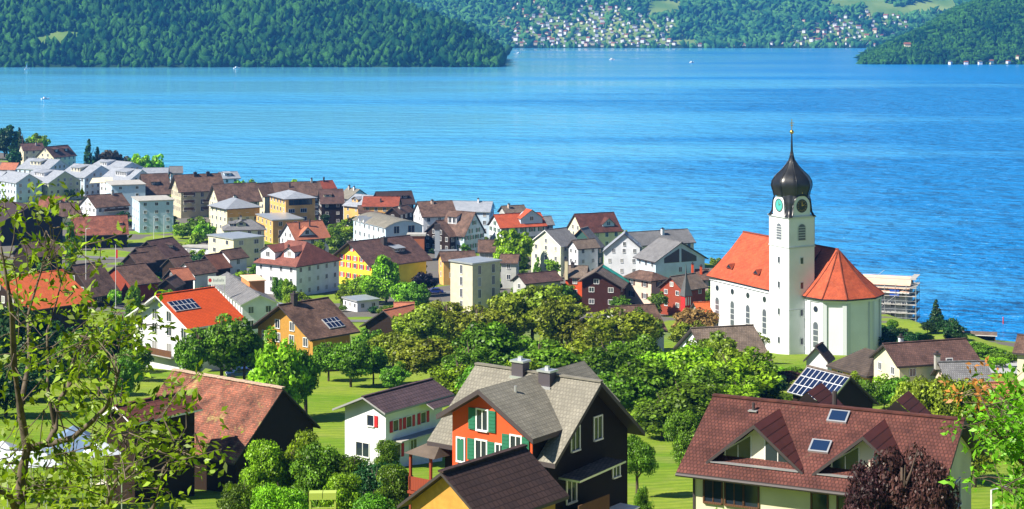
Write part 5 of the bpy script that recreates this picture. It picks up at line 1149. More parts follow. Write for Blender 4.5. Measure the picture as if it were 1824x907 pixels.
# far left shore
tree(8,222,1000,9,'dark rounded tree at the very left edge of the village shore',L_DARK); tree(-8,232,985,9,'dark tree cut by the left edge of the photo',L_DARK)
tree(24,236,1010,6,'bright green tree between the dark edge tree and the slim conifer',L_BRIGHT)
tree(40,227,960,4.2,'slim dark conifer behind the leftmost brown roof',L_DARK,'cone',name='conifer')
tree(55,237,1010,7,'pale green tree right behind the slim dark conifer',L_BRIGHT); tree(70,238,1010,6,'pale green lakeside tree right end of the group at the far left',L_BRIGHT)
tree(22,262,905,5,'dark bush in front of the leftmost brown roofs',L_DARK)
tree(160,247,850,5.2,'dark broad conifer standing at the lake above the grey-roofed rows',L_DARK,'cone',name='conifer')
tree(172,262,850,4.5,'smaller dark conifer leaning against the broad one',L_DARK,'cone',name='conifer')
tree(196,259,860,8,'grey-brown autumn-tinted tree right of the broad conifer',leaf('leaves_smoky',(.10,.09,.07))); tree(214,268,860,5,'small smoky tree right of the autumn-tinted one',leaf('leaves_smoky',(.1,.1,.1)))
tree(229,275,860,4,'faint small tree between the autumn-tinted tree and the lime bush',L_GREEN); tree(252,271,840,6.5,'lime green round tree at the lake above the grey roofs',L_LIME); tree(268,274,840,6.0,'green round tree joined to the lime one on its right',L_BRIGHT); tree(298,289,830,2.2,'tiny green treetop right of the lime tree',L_GREEN)
tree(432,313,760,5,'green treetop above the brown apartment ridge, left part',L_BRIGHT); tree(445,312,760,5,'green treetop above the brown apartment ridge, right part',L_BRIGHT); tree(507,318,730,5.2,'green treetop peeping over the long brown ridge',L_BRIGHT)
# village middle
tree(300,382,640,4,'green garden bush right of the flat pale blue block',L_BRIGHT,cat='bush',name='bush'); tree(325,388,610,5,'bright bush below the cream apartment house',L_BRIGHT,cat='bush',name='bush'); tree(350,384,600,5.5,'green tree below the balconies of the cream apartment house',L_GREEN); tree(368,388,590,4,'bright green shrub left of the cream and orange house',L_BRIGHT,cat='bush',name='bush')
tree(344,408,560,3,'small pale garden shrub on the lawn behind the clustered roofs',L_BRIGHT,cat='bush',name='bush')
tree(596,393,590,5,'dark green tree right of the terracotta roof',L_GREEN); tree(615,392,590,5,'green tree left of the white arched hall',L_BRIGHT); tree(604,412,560,5,'lower green tree between terracotta roof and yellow chalet',L_GREEN)
tree(688,450,440,4.2,'tall bright green poplar-like tree in front of the yellow chalet',L_BRIGHT,'oval',clear=.05); tree(668,478,435,4.2,'green bush left of the tall tree by the yellow chalet',L_BRIGHT,cat='bush',name='bush'); tree(645,485,440,3.6,'bright shrub under the yellow wall',L_BRIGHT,cat='bush',name='bush'); tree(622,487,445,2.6,'small shrub at the left corner of the yellow chalet',L_BRIGHT,cat='bush',name='bush')
tree(712,500,415,4.2,'bright green tree right below the yellow chalet',L_BRIGHT,clear=.05); tree(738,503,410,4,'green tree at the right corner of the yellow chalet',L_GREEN,clear=.05); tree(700,535,400,3.5,'low green bush between the tiny garage and the olive trees',L_GREEN,cat='bush',name='bush')
tree(757,478,455,4,'dark purple-black bush beside the pale concrete tower house',leaf('leaves_blackish',(.015,.015,.03)),cat='bush',name='bush'); tree(742,465,490,3,'green shrub right of the yellow chalet',L_GREEN,cat='bush',name='bush')
tree(915,405,500,5.8,'brilliant lime green tree in front of the vivid red roof',L_LIME); tree(899,425,495,4.0,'lime green bush left of the brilliant lime tree',L_LIME,cat='bush',name='bush')
tree(957,458,470,2.6,'small dark green cone-shaped tree below the lime green gable',L_GREEN,'cone'); tree(1275,459,560,2.0,'scrap of green tree at the lake left of the church roof',L_BRIGHT); tree(1107,402,600,3.2,'tiny green tree right of the dark red roof',L_BRIGHT)
tree(535,512,395,2.6,'bright round shrub below the white villa',L_BRIGHT,cat='bush',name='bush'); tree(520,490,420,2.2,'pale green shrub at the villa corner',L_BRIGHT,cat='bush',name='bush'); tree(502,478,430,1.8,'little green shrub on the villa terrace',L_GREEN,cat='bush',name='bush')
tree(234,500,372,2.0,'slender climbing evergreen beside the dark brown roof',L_GREEN,'oval',clear=0); tree(222,540,330,3,'green bush left of the white house with the orange-red roof',L_GREEN,cat='bush',name='bush'); tree(126,388,500,2.2,'thin green tree in front of the rust red barn',L_GREEN,'oval')
# olive tree mass in the middle
G = 'olive green trees massed left of the church'
for i, (px, top, Y, rx, m_, lb) in enumerate((
 (745,545,318,5.5,L_OLIVE,'leftmost rounded olive tree beside the dark chalet'),(795,520,322,7,L_OLIVE,'broad olive tree under the concrete tower house, left one'),
 (850,532,330,6.5,L_OLIVE,'broad olive tree under the concrete tower house, right one'),(905,508,335,7,L_OLIVE,'olive tree with lighter top behind the front row'),
 (948,498,338,7.5,L_OLIVE,'tallest olive tree of the mass, its crown reaching the brown roofs'),(1000,525,330,6.5,L_OLIVE,'olive tree right of the tallest one'),
 (1052,548,325,5.5,L_OLIVE,'darker olive tree below the dark red chalet'),(1105,535,330,7,L_OLIVE,'wide olive tree in front of the pink house'),
 (1150,548,322,5,L_GREEN,'slim green tree between the pink house and the brown roof'),(700,585,300,4.5,L_OLIVE,'low olive tree at the left foot of the tree mass'),
 (880,578,295,6.5,L_GREEN,'dark green tree in the middle of the tree mass'),(835,600,285,5.5,L_GREEN,'green tree low in the mass behind the violet-brown roof'),
 (960,590,290,7,L_GREEN,'green tree right behind the two chimneys'),(1020,592,285,6,L_OLIVE,'olive tree behind the right chimney'),
 (770,590,290,5.5,L_OLIVE,'olive tree low in the mass, third from the left'),(1080,600,280,6,L_GREEN,'dark green tree behind the black gable'),
 (815,628,262,5,L_BRIGHT,'bright green tree just left of the stone-grey roof'),(870,640,255,5,L_GREEN,'green tree just behind the stone-grey ridge'),(925,625,262,5,L_BRIGHT,'bright green tree between the two chimneys'),
 (1110,655,232,5,L_GREEN,'green tree right of the black gable, nearest the meadow'),(1160,640,240,5.5,L_GREEN,'rounded green tree above the right meadow'),
 (1205,610,262,6.0,L_BRIGHT,'bright green tree left of the half hidden farm roof'),(1250,600,250,6.5,L_BRIGHT,'large bright tree covering the farm roof, left part'),
 (1300,618,240,6.2,L_BRIGHT,'large bright tree covering the farm roof, right part'),(1215,670,205,4.6,L_GREEN,'bushy green tree at the lower right of the mass'),
 (1265,660,215,4.5,L_GREEN,'grey-green tree right above the maroon roof corner'),(1320,665,212,4.2,L_BRIGHT,'bright small tree above the maroon ridge'),
 (1360,655,228,3.6,L_DARK,'dark tree left of the solar barn'),(1180,690,195,3.8,L_GREEN,'low green tree at the meadow edge left of the maroon roof'),
 (1225,735,165,2.2,L_GREEN,'small tree left of the maroon roof, at the meadow'),(1140,600,288,4.6,L_GREEN,'green tree behind the right meadow trees'),(1045,640,245,4.2,L_DARK,'dark tree behind the rear gable of the orange-red house'))):
    tree(px, top, Y, rx, lb, m_, group=G, clear=.08)
tree(1250,538,345,5.5,'orange-tinted spreading tree before the bright orange roof',L_AUTUMN,clear=.1); tree(1215,560,338,4,'olive tree left of the orange-tinted one',L_OLIVE); tree(1335,585,290,3.2,'olive branches over the farm roof ridge',L_OLIVE)
tree(1262,588,238,4.6,'green tree hiding the left end of the half hidden farm roof',L_GREEN); tree(1303,600,232,4.2,'yellow-green tree in front of the middle of the farm roof',L_OLIVE); tree(1342,622,226,3.2,'small bright tree under the right part of the farm roof',L_BRIGHT); tree(1583,584,372,3.6,'dark tree on the bank between the choir and the scaffolding',L_DARK); tree(1618,590,366,3.2,'dark green tree on the bank below the scaffolding',L_DARK); tree(1645,592,362,2.8,'green bush on the bank right of the scaffolding',L_GREEN,cat='bush',name='bush'); tree(1700,588,352,3.0,'dark bush on the bank above the long brown roof',L_DARK,cat='bush',name='bush'); tree(1735,603,340,3.0,'green bush on the bank near the boathouse',L_GREEN,cat='bush',name='bush'); tree(1395,648,262,2.2,'clipped yellow-green hedge end at the foot of the tower',L_BRIGHT,cat='bush',name='bush'); tree(1404,658,256,2.4,'copper-red bush below the church tower',L_COPPER,cat='bush',name='bush'); tree(1418,650,262,2.0,'clipped green hedge block below the tower',L_GREEN,cat='bush',name='bush')
tree(1385,690,225,2.4,'green bush left of the solar panels',L_GREEN,cat='bush',name='bush')
# right side
tree(1668,533,395,2.6,'tall slim dark conifer at the shore right of the church',L_DARK,'cone',name='conifer',clear=.02); tree(1695,562,398,3.6,'dark rounded tree right of the tall slim conifer',L_DARK); tree(1652,570,400,3.0,'dark bush left of the tall slim conifer',L_DARK,cat='bush',name='bush')
for px, tp, rx, nm in ((1575,578,3.2,'left'),(1600,582,3.2,'middle'),(1628,588,3.0,'right')): tree(px,tp,405,rx,'black-green hedge tree beneath the scaffolding, '+nm+' one',L_DARK,cat='bush',name='bush')
tree(1590,568,402,1.6,'small lighter green tree beneath the scaffolding',L_GREEN,'oval'); tree(1718,590,398,2.6,'dark bush left of the boathouse',L_DARK,cat='bush',name='bush')
tree(1765,612,330,3.6,'green bush below the boathouse, left one',L_GREEN,cat='bush',name='bush'); tree(1790,622,320,3.2,'green bush below the boathouse beside the street',L_GREEN,cat='bush',name='bush'); tree(1775,632,305,2.2,'bright low bush by the street',L_BRIGHT,cat='bush',name='bush')
tree(1575,652,222,2.5,'fresh green shrub at the cream gable',L_BRIGHT,cat='bush',name='bush'); tree(1600,662,215,2.4,'green shrub right below the cream gable',L_GREEN,cat='bush',name='bush'); tree(1512,655,226,1.8,'bright shrub by the ochre cottage',L_BRIGHT,cat='bush',name='bush'); tree(1548,662,220,1.6,'small garden bush between cottage and cream gable',L_GREEN,cat='bush',name='bush')
tree(1645,672,160,3.2,'olive yellow bushy tree behind the maroon roof, left part',L_OLIVE,clear=.05); tree(1690,666,158,3.6,'olive yellow bushy tree behind the maroon roof, tallest part',L_OLIVE,clear=.05); tree(1735,685,156,3.0,'olive yellow bushy tree behind the maroon roof, right part',L_OLIVE,clear=.05)
# meadow trees, left
tree(395,545,252,5.0,'dense green tree in front of the orange-red solar roof',L_GREEN,clear=.08); tree(355,575,250,3.6,'green tree at the left of the orange-red solar house garden',L_GREEN,clear=.1); tree(435,570,254,3.6,'green tree between orange-red roof and brown solar roof',L_GREEN,clear=.1)
tree(505,583,210,3.9,'tall bright green tree behind the old barn gable',L_BRIGHT,clear=.1); tree(545,600,215,2.6,'thin branched tree right of the tall bright one',L_GREEN,clear=.2)
tree(625,592,248,3.8,'rounded fruit tree in the meadow below the brown solar roof',L_GREEN,clear=.1); tree(585,598,256,3.0,'small green tree under the brown solar roof',L_GREEN); tree(665,612,252,2.6,'small fruit tree left of the olive mass',L_GREEN); tree(700,640,245,2.2,'low bush at the meadow corner',L_GREEN,cat='bush',name='bush')
for i, (px, tp, Y, rx, m_, lb) in enumerate(((25,540,262,5.5,L_DARK,'dark garden tree at the left edge'),(85,560,262,5.0,L_DARK,'dark garden tree below the wide orange roof, left'),(140,575,258,4.5,L_GREEN,'garden tree below the wide orange roof, middle'),(195,565,265,4.0,L_DARK,'garden tree left of the white orange-red roofed house'),(55,620,232,4.5,L_DARK,'dense dark tree in the shade low at the left edge'),(10,640,215,4.5,L_DARK,'very dark tree at the left edge above the tents'),(115,600,240,3.6,L_GREEN,'green tree behind the meadow trunk'),(235,598,255,2.6,'g','shrub by the white terrace'),(176,612,236,2.8,L_GREEN,'small meadow tree with bare trunk, left'),(218,622,226,2.4,L_GREEN,'small meadow tree with bare trunk, right'))):
    tree(px, tp, Y, rx, lb, L_GREEN if m_ == 'g' else m_, group='garden trees at the left edge', clear=.1 if i < 8 else .4)
# bushes in front, bottom
for i, (px, tp, Y, rx, m_, lb) in enumerate(((470,800,128,2.2,L_BRIGHT,'bright bush at the left end of the bottom thicket'),(520,768,130,2.6,L_BRIGHT,'tall bright bush of the bottom thicket behind the lime rack'),(575,778,128,2.5,L_GREEN,'green bush in the middle of the bottom thicket'),(625,800,127,2.3,L_GREEN,'green bush right of the lime rack'),(670,815,125,2.2,L_DARK,'dark bush of the bottom thicket under the white house'),(712,825,123,2.0,L_GREEN,'last green bush of the bottom thicket before the timber shed'),(430,845,122,1.6,L_GREEN,'low bush below the barn eave'),(600,845,120,2.0,L_BRIGHT,'low bright bush behind the lime rack'),(660,860,119,2.0,L_GREEN,'low green bush at the bottom edge'),(500,850,121,1.9,L_BRIGHT,'low bright bush left of the lime rack'),(690,790,150,1.6,L_GREEN,'small pale bush against the white house wall'))):
    tree(px, tp, Y, rx, lb, m_, group='thicket at the bottom left', clear=.0, dens='near')
tree(1610,775,88,2.5,'dark purple copper beech in front of the maroon-roofed house',L_COPPER,clear=.0,dens='near'); tree(1555,815,88,1.7,'lower left crown of the purple copper beech pair',L_COPPER,clear=.0,dens='near'); tree(1665,830,87,1.7,'lower right purple shrub under the maroon gable',L_COPPER,clear=.0,dens='near')
tree(1135,765,150,1.8,'young tree right of the black gable',L_GREEN,clear=.2); tree(1143,862,124,.75,'small round bush at the corner of the black house',L_GREEN,cat='bush',name='bush'); tree(1320,893,88,.7,'leafy bush top below the cream wall of the maroon-roofed house',L_BRIGHT,cat='bush',name='bush'); tree(1275,888,87,.6,'small green shrub below the cream wall',L_BRIGHT,cat='bush',name='bush')
# gardens between the village houses
def inside(x, y, pad):
    for k_, f_ in FITD.items():
        X, Y, th, L, W = f_[:5]
        if abs(X-x) > 25 or abs(Y-y) > 25: continue
        t = R(th); dx, dy = x-X, y-Y; u_, v_ = dx*math.cos(t)+dy*math.sin(t), -dx*math.sin(t)+dy*math.cos(t)
        if abs(u_) < L/2+pad and abs(v_) < W/2+pad: return True
    return False
rg = random.Random(41); BAD = {'of','the','in','a','with','and','behind','at','on','right','left','small','to','from','its','two','whose','joined','beside','big','large','pale','brown','dark'}
for k_, E_ in list(HS.items()):
    if k_[0] == 'F' or k_[0] == 'E' or k_ in ('C5','C6'): continue
    X, Y, th, L, W = FITD[k_][:5]; ws_ = E_['label'].split()[:9]
    while ws_ and ws_[-1].strip(',').lower() in BAD: ws_.pop()
    lab = ' '.join(ws_).strip(',')
    for kind in ('tree','bush','hedge'):
        for tr in range(14):
            t = R(th); a_ = rg.uniform(-1,1)*L/2; sd = rg.choice((-1,-1,-1,1)); r0 = rg.uniform(2.0,2.9) if kind == 'tree' else rg.uniform(1.2,2.0)
            if rg.random() < .55: u_, v_ = a_, sd*(W/2+r0+rg.uniform(.3,3))
            else: u_, v_ = sd*(L/2+r0+rg.uniform(.3,3)), rg.uniform(-1,1)*W/2
            x, y = X+u_*math.cos(t)-v_*math.sin(t), Y+u_*math.sin(t)+v_*math.cos(t)
            if y > np.interp(x,SX,SY)-4 or inside(x, y, r0*.75) or ((x-60)**2+(y-330)**2 < 30**2): continue
            px = 912+F*x/y; hh = r0*(2.0 if kind == 'tree' else 1.25); z = float(gz(x,y)); tp = YH+F*(CH-z-hh)/y
            tree(px, tp, y, r0, {'tree':'garden tree beside the ','bush':'low bush beside the ','hedge':'dark shrub beside the '}[kind]+lab, rg.choice((L_GREEN,L_BRIGHT,L_DARK,L_GREEN)) if kind != 'hedge' else L_DARK, cat='bush' if kind != 'tree' else 'tree', name='bush' if kind != 'tree' else 'tree', group='garden trees and bushes of the village', dens='far')
            break
# ================================================================ NEAR TREES WITH SINGLE LEAVES
def leafy(name, label, limbs, leafpts, seed, matl, tips=0, cat='tree', ls=.062, bark=None, per=1.0):
    """limbs: lists of (px,py,Y,radius); twigs and leaves are grown along them"""
    r = np.random.RandomState(seed); P3 = lambda q: np.array([(q[0]-912)/F*q[2], q[2], CH-(q[1]-YH)/F*q[2]])
    root = P3(limbs[0][0]); e = empty(name, root, 0, label, cat); b = MB(); seg = []
    for L_ in limbs:
        pts_ = [P3(q)-root for q in L_]; b.tube([tuple(p) for p in pts_],[q[3]*.78 for q in L_],7)
        for a, c, q in zip(pts_[:-1], pts_[1:], L_[1:]): seg.append((a, c, q[3]))
    V = []; tw = []
    def leaf_(p, d, s):
        d = d/np.linalg.norm(d); n_ = np.cross(d, r.randn(3)); n_ /= np.linalg.norm(n_); n_ = n_*.6+np.array([0,-.15,.85]); n_ -= d*(n_@d); n_ /= np.linalg.norm(n_); s_ = np.cross(n_, d)
        w = s*(.52+.12*r.rand()); c = s*.12
        V.extend([p, p+d*s*.55+s_*w*.55+n_*c, p+d*s*1.35-n_*c*.5, p+d*s*.55-s_*w*.55+n_*c])
    for (px, py, Y, n_) in leafpts:
        c = P3((px, py, Y))-root
        # connect the cluster to the nearest limb point
        best = min(seg, key=lambda s: np.linalg.norm((s[0]+s[1])/2-c)); a = best[0]+(best[1]-best[0])*r.rand(); mid = (a+c)/2+r.randn(3)*.05
        tw.append([a, mid, c])
        for i in range(int(n_*per)):
            q = c+r.randn(3)*np.array([.21,.24,.17]); d = q-c+r.randn(3)*.08+np.array([0,0,.05]); d /= np.linalg.norm(d)
            if r.rand() < .5: tw.append([c, (c+q)/2+r.randn(3)*.02, q])
            for k in range(r.randint(6, 11)): leaf_(q+r.randn(3)*.055, d+r.randn(3)*.8, ls*(.6+.75*r.rand()))
    b2 = MB()
    for t_ in tw: b2.tube([tuple(p) for p in t_],[.008,.005,.003],4)
    b.build('trunk',[bark or LBARK],e,smooth=True); b2.build('twigs',[bark or LBARK],e)
    V = np.array(V); nl = len(V)//4; Fc = np.arange(nl*4).reshape(-1,4); link('leaves', fastmesh('leaves', V, Fc, [matl], attr=np.repeat(r.rand(nl), 4)), e)
    return e
Yb = 19.0
limbs = [[(36,1500,Yb,.16),(38,1100,Yb,.12),(34,907,Yb,.085),(42,830,Yb,.07),(48,800,19,.06),(36,730,18.6,.05),(25,650,18.4,.045),(22,560,18.2,.035),(12,500,18,.025),(2,440,17.8,.012)],
 [(48,800,19,.05),(85,790,19.2,.05),(98,765,19.3,.045),(100,720,19.5,.04),(122,690,19.6,.03),(128,650,19.8,.022),(160,585,20,.010)],
 [(85,792,19.2,.045),(130,780,19,.04),(165,750,18.8,.034),(190,725,18.7,.028),(205,690,18.5,.02),(215,650,18.4,.010)],
 [(34,920,19,.06),(15,880,18.6,.04),(-20,870,18.2,.03)],
 [(38,1000,19,.06),(160,960,18.5,.045),(190,905,18.2,.036),(205,860,18,.03),(232,830,17.9,.022),(252,826,17.8,.010)],
 [(160,960,18.5,.04),(272,907,17.6,.03),(284,868,17.5,.024),(290,835,17.5,.014),(318,800,17.4,.008)],
 [(36,730,18.6,.04),(52,640,19.4,.028),(50,560,19.8,.02),(68,500,20,.014),(92,430,20.2,.008)],
 [(85,640,19.6,.02),(84,590,19.7,.018),(100,540,19.8,.012),(115,480,20,.006)],[(98,765,19.3,.03),(85,690,19.5,.024),(85,640,19.6,.02)],
 [(122,690,19.6,.02),(160,640,19.7,.013),(205,600,19.8,.006)]]
rl = np.random.RandomState(5); lp = []
def cl(px, py, sx, sy, n, m, y0=19.0, sy_=.9):
    for i in range(n): lp.append((px+rl.randn()*sx, py+rl.randn()*sy, y0+rl.randn()*sy_, m))
cl(60,850,50,40,14,4); cl(150,840,50,35,14,5); cl(235,800,28,38,9,5,18); cl(50,700,35,55,7,3); cl(150,700,45,35,8,4); cl(25,600,22,40,6,3); cl(120,610,45,30,8,3)
cl(200,615,28,26,8,4,19.5); cl(95,410,34,28,8,3.2,20,.4); cl(35,375,14,14,2,3,20,.3); cl(60,460,35,20,4,3,20,.4); cl(280,730,14,24,3,3,17.8,.5); cl(335,780,20,20,4,3,17.6,.4); cl(375,810,16,14,2,3,17.6,.3); cl(240,880,30,20,3,3,17.8); cl(120,470,24,20,4,3,20,.4); cl(225,560,20,14,4,4,19.6,.4); cl(10,480,12,30,3,3,18,.3)
leafy('apple_tree','young broad-leaved tree with light bark reaching across the lower left corner of the photo',limbs,lp,3,L_NEAR,ls=.072,per=1.1,bark=flat('apple_bark',(.13,.10,.07),.9,noise=.5,scale=12))
Yr = 26.0
limbs = [[(1905,1300,Yr,.15),(1890,1000,Yr,.11),(1868,860,Yr,.08),(1850,760,Yr,.05),(1845,690,Yr,.02)],[(1868,860,Yr,.05),(1815,820,25.5,.03),(1775,770,25.3,.02),(1745,700,25.2,.008)],[(1850,780,Yr,.04),(1815,720,26.3,.02),(1800,690,26.4,.008)],[(1880,920,Yr,.05),(1825,880,25.2,.03),(1790,870,25,.01)]]
lp = []; cl(1800,720,26,22,10,5,Yr); cl(1800,800,26,30,12,5,Yr); cl(1795,880,28,22,8,5,25.5); cl(1850,800,25,60,18,6,Yr+.4); cl(1755,765,14,22,4,4,25.4)
leafy('lime_tree','fresh green broad-leaved tree with large leaves entering at the lower right edge',limbs,lp,8,leaf('leaves_right',(.15,.36,.02),.45,.4),ls=.09,per=1.5,bark=BARK)
lp = []; limbs = [[(1890,1000,26.6,.05),(1830,760,26.6,.03),(1765,690,26.6,.01)]]
cl(1745,700,10,12,4,3,26.6,.2); cl(1712,712,8,5,2,2.2,26.6,.2); cl(1770,690,10,8,2,2,26.6,.2)
leafy('shoot','young shoots with orange tips at the top left of the lower right tree',limbs,lp,9,L_TIP,ls=.075)
# ================================================================ SMALL THINGS
def lamp(px, top, bot, Y, label):
    x, y, z = at(px, Y); e = empty('street_lamp',(x,y,z),0,label,'street lamp','white street lamps'); h_ = zat(top,Y)-z
    MB().tube([(0,0,-.3),(0,0,h_)],[.09,.05],8).build('pole',WTRIM,e); b = MB(); b.tube([(0,0,h_),(.5,0,h_+.12)],.04,6); b.b2((.3,-.14,h_+.06),(1.0,.14,h_+.2)); b.build('lamp_head',METAL,e)
lamp(153,408,463,430,'white street lamp in front of the black-walled barn'); lamp(274,386,412,600,'white street lamp before the nearest flat pale blue block, right one'); lamp(292,384,412,600,'white street lamp before the nearest flat pale blue block, left one')
lamp(1766,873,930,92,'white pole lamp beside the lower right tree')
x, y, z = at(206,425); e = empty('flag_pole',(x,y,z),0,'white pole with a small red and white flag left of the clustered roofs','flag pole'); h_ = zat(436,425)-z
MB().tube([(0,0,-.3),(0,0,h_)],.06,6).build('pole',WTRIM,e); b = MB(); b.b2((.06,-.02,h_-3.2),(.5,.02,h_-1.2)); b.build('flag',flat('flag_red',(.6,.02,.03)),e)
# tents / translucent roofs, lower left
TENT = flat('tent_blue_grey',(.16,.24,.38),.5,noise=.15); TENTW = flat('tent_white',(.55,.60,.66),.5,noise=.15)
def tent(px, top, bot, Y, w_, d_, rz, label, m):
    x, y, z = at(px, Y); z = zat(bot, Y); g = float(gz(x, y)); e = empty('tent',(x,y,min(z,g)),rz,label,'tent'); z0 = z-min(z,g); h_ = zat(top,Y)-z
    b = MB(); b.add([(-w_/2,-d_/2,z0),(w_/2,-d_/2,z0),(w_/2,d_/2,z0),(-w_/2,d_/2,z0),(0,0,z0+h_)],[(0,1,4),(1,2,4),(2,3,4),(3,0,4),(3,2,1,0)]); b.build('canopy',m,e)
    for sx in (-1,1):
        for sy in (-1,1): MB().tube([(sx*(w_/2-.1),sy*(d_/2-.1),-.5),(sx*(w_/2-.1),sy*(d_/2-.1),z0)],.05,6).build('leg',METAL,e)
tent(132,757,795,142,4.6,4.2,.3,'blue-grey pointed tent roof in the grass left of the old barn',TENT); tent(60,790,822,140,4.4,4,.2,'whitish tent roof low at the left behind the branches',TENTW); tent(5,785,815,146,4.5,4,.1,'pale tent roof cut by the left edge',TENTW); tent(182,785,806,140,2.6,2.6,.5,'small white tent roof touching the barn wall',TENTW)
# covered car, cars
def car(px, py, Y, rz, label, c, z=None):
    x, y, zz = at(px, Y); e = empty('parked_car',(x,y,zz),rz,label,'car','cars parked in the village'); m = flat('car_%02x%02x%02x' % tuple(int(q*255) for q in c), c, .25, .3)
    b = MB(); b.poly([(-2.1,.35),(-2.15,.8),(-1.2,.92),(-.6,1.42),(.9,1.42),(1.5,.95),(2.1,.85),(2.15,.35)],'y',-.85,.85); b.build('body',m,e)
    b = MB(); b.poly([(-1.05,.95),(-.55,1.36),(.82,1.36),(1.32,.97)],'y',-.87,.87); b.build('window',GLASS,e)
    for sx in (-1.3,1.3):
        for sy in (-.82,.82):
            b = MB(); b.tube([(sx,sy-.1,.33),(sx,sy+.1,.33)],.33,12); b.build('wheel',DTRIM,e)
    for sy in (-.6,.6): MB().b2((-2.17,sy-.15,.6),(-2.1,sy+.15,.75)).build('headlight',WTRIM,e)
car(429,0,262,.3,'dark blue car parked under the garden trees of the solar-roofed houses',(.02,.05,.2)); car(775,0,462,.1,'dark blue car beside the concrete tower house',(.03,.06,.3)); car(352,0,388,.2,'dark red car beside the long grey-roofed building',(.25,.02,.04)); car(1118,0,415,.8,'black car in front of the pink hip-roofed house',(.02,.02,.03)); car(60,0,500,.3,'silver car on the village street left of the clustered barn roofs',(.5,.5,.5)); car(655,0,495,.2,'white car on the street behind the yellow chalet',(.75,.75,.75)); car(1000,0,470,.3,'small red car on the street in front of the lime green gable',(.45,.02,.02)); car(870,0,455,.2,'grey car on the street right of the concrete tower house',(.25,.27,.3)); car(1782,0,300,1.2,'black car on the pale street at the right',(.03,.03,.035)); car(150,0,440,.1,'white car at the foot of the street lamp by the black barn',(.75,.75,.75))
x, y, z = at(328,120); e = empty('covered_trailer',(x,y,z),.5,'low trailer under a silvery blue tarpaulin in the grass at the bottom left','trailer')
b = MB(); b.poly([(-1.1,.4),(-1.1,.8),(-.4,1.15),(.5,1.1),(1.2,.75),(1.2,.4)],'y',-.7,.7); b.build('tarpaulin',flat('tarp_silver',(.35,.45,.52),.35,.2,noise=.3,scale=3),e)
for s in (-.7,.7):
    for q in (-.6,.6): b = MB(); b.tube([(q,s-.08,.2),(q,s+.08,.2)],.25,10); b.build('wheel',DTRIM,e)
x, y, z = at(575,113); e = empty('garden_rack',(x,y,z),.05,'lime green painted garden rack with flat top in the bottom thicket','rack'); tz = zat(876,113)-z; LG = flat('lime_paint',(.45,.55,.10),.5)
MB().b2((-.85,-.35,tz-.42),(-.02,.35,tz)).build('panel',LG,e); MB().b2((.02,-.35,tz-.42),(.85,.35,tz)).build('panel',LG,e)
for s in (-.78,.78): MB().b2((s-.06,-.3,-.6),(s+.06,-.2,tz-.42)).build('post',LG,e)
for zz_ in (tz-1.0,tz-1.6): MB().b2((-.72,-.28,zz_),(.72,-.22,zz_+.07)).build('rail',LG,e)
# fence at the bottom left
e = None
fx = [(205+i*16, 118-i*.4) for i in range(6)]; x, y, z = at(*fx[0]); e = empty('wire_fence',(x,y,z),0,'thin wire fence with wooden posts in the grass at the bottom left','fence'); pv = None
for px, Y in fx:
    a, c, d = at(px, Y); MB().b2((a-x-.05,c-y-.05,d-z-.4),(a-x+.05,c-y+.05,d-z+1.1)).build('post',BWOOD,e)
    if pv:
        b = MB()
        for k in (.3,.65,1.0): b.tube([(pv[0],pv[1],pv[2]+k),(a-x,c-y,d-z+k)],.012,4)
        b.build('wire',METAL,e)
    pv = (a-x,c-y,d-z)
# awnings
x, y, z = at(182,742); e = empty('awning',(x,y,z),.2,'large white sun awning between the grey-roofed rows and the flat blue blocks','awning'); zz_ = zat(318,742)-z
b = MB(); b.add([(-5,-3,zz_-1.6),(4.5,-3,zz_-1.2),(4,3,zz_+.2),(-4,3,zz_)],[(0,1,2,3)]); b.add([(-5,-3,zz_-1.75),(4.5,-3,zz_-1.35),(4,3,zz_+.05),(-4,3,zz_-.15)],[(3,2,1,0)]); b.build('cloth',CREAM,e); MB().tube([(-4.8,-2.9,-.5),(-4.8,-2.9,zz_-1.7)],.08,5).build('pole',METAL,e); MB().tube([(4.3,-2.9,-.5),(4.3,-2.9,zz_-1.3)],.08,5).build('pole',METAL,e)
# roads
ASP = flat('asphalt',(.16,.16,.16),.9,noise=.15,scale=.6)
def road(name, pts_, w_, m=None):
    b = MB(); P = []; 
    for (x, y) in pts_: P.append((x, y))
    S = []
    for i in range(len(P)-1):
        for k in range(12): t = k/12; S.append((P[i][0]+(P[i+1][0]-P[i][0])*t, P[i][1]+(P[i+1][1]-P[i][1])*t))
    S.append(P[-1]); vs = []
    for i, (x, y) in enumerate(S):
        q = S[min(i+1,len(S)-1)]; p_ = S[max(i-1,0)]; dx, dy = q[0]-p_[0], q[1]-p_[1]; l_ = math.hypot(dx,dy); nx, ny = -dy/l_, dx/l_
        for s in (-1,0,1): a, c = x+nx*w_/2*s, y+ny*w_/2*s; vs.append((a, c, float(ter(np.array(a),np.array(c)))+.12))
    b.add(vs,[(i*3+j,i*3+j+1,(i+1)*3+j+1,(i+1)*3+j) for i in range(len(S)-1) for j in range(2)]); tag(b.build(name, m or ASP), kind='structure')
road('road',[(72,268),(80,285),(86,305),(98,330)],6.5,flat('pale_street',(.42,.42,.42),.9,noise=.1)); road('road',[(-150,560),(-100,545),(-60,500),(-30,470),(0,455),(45,440),(60,400),(62,380)],6); road('road',[(-120,455),(-90,425),(-60,400),(-30,395)],5)
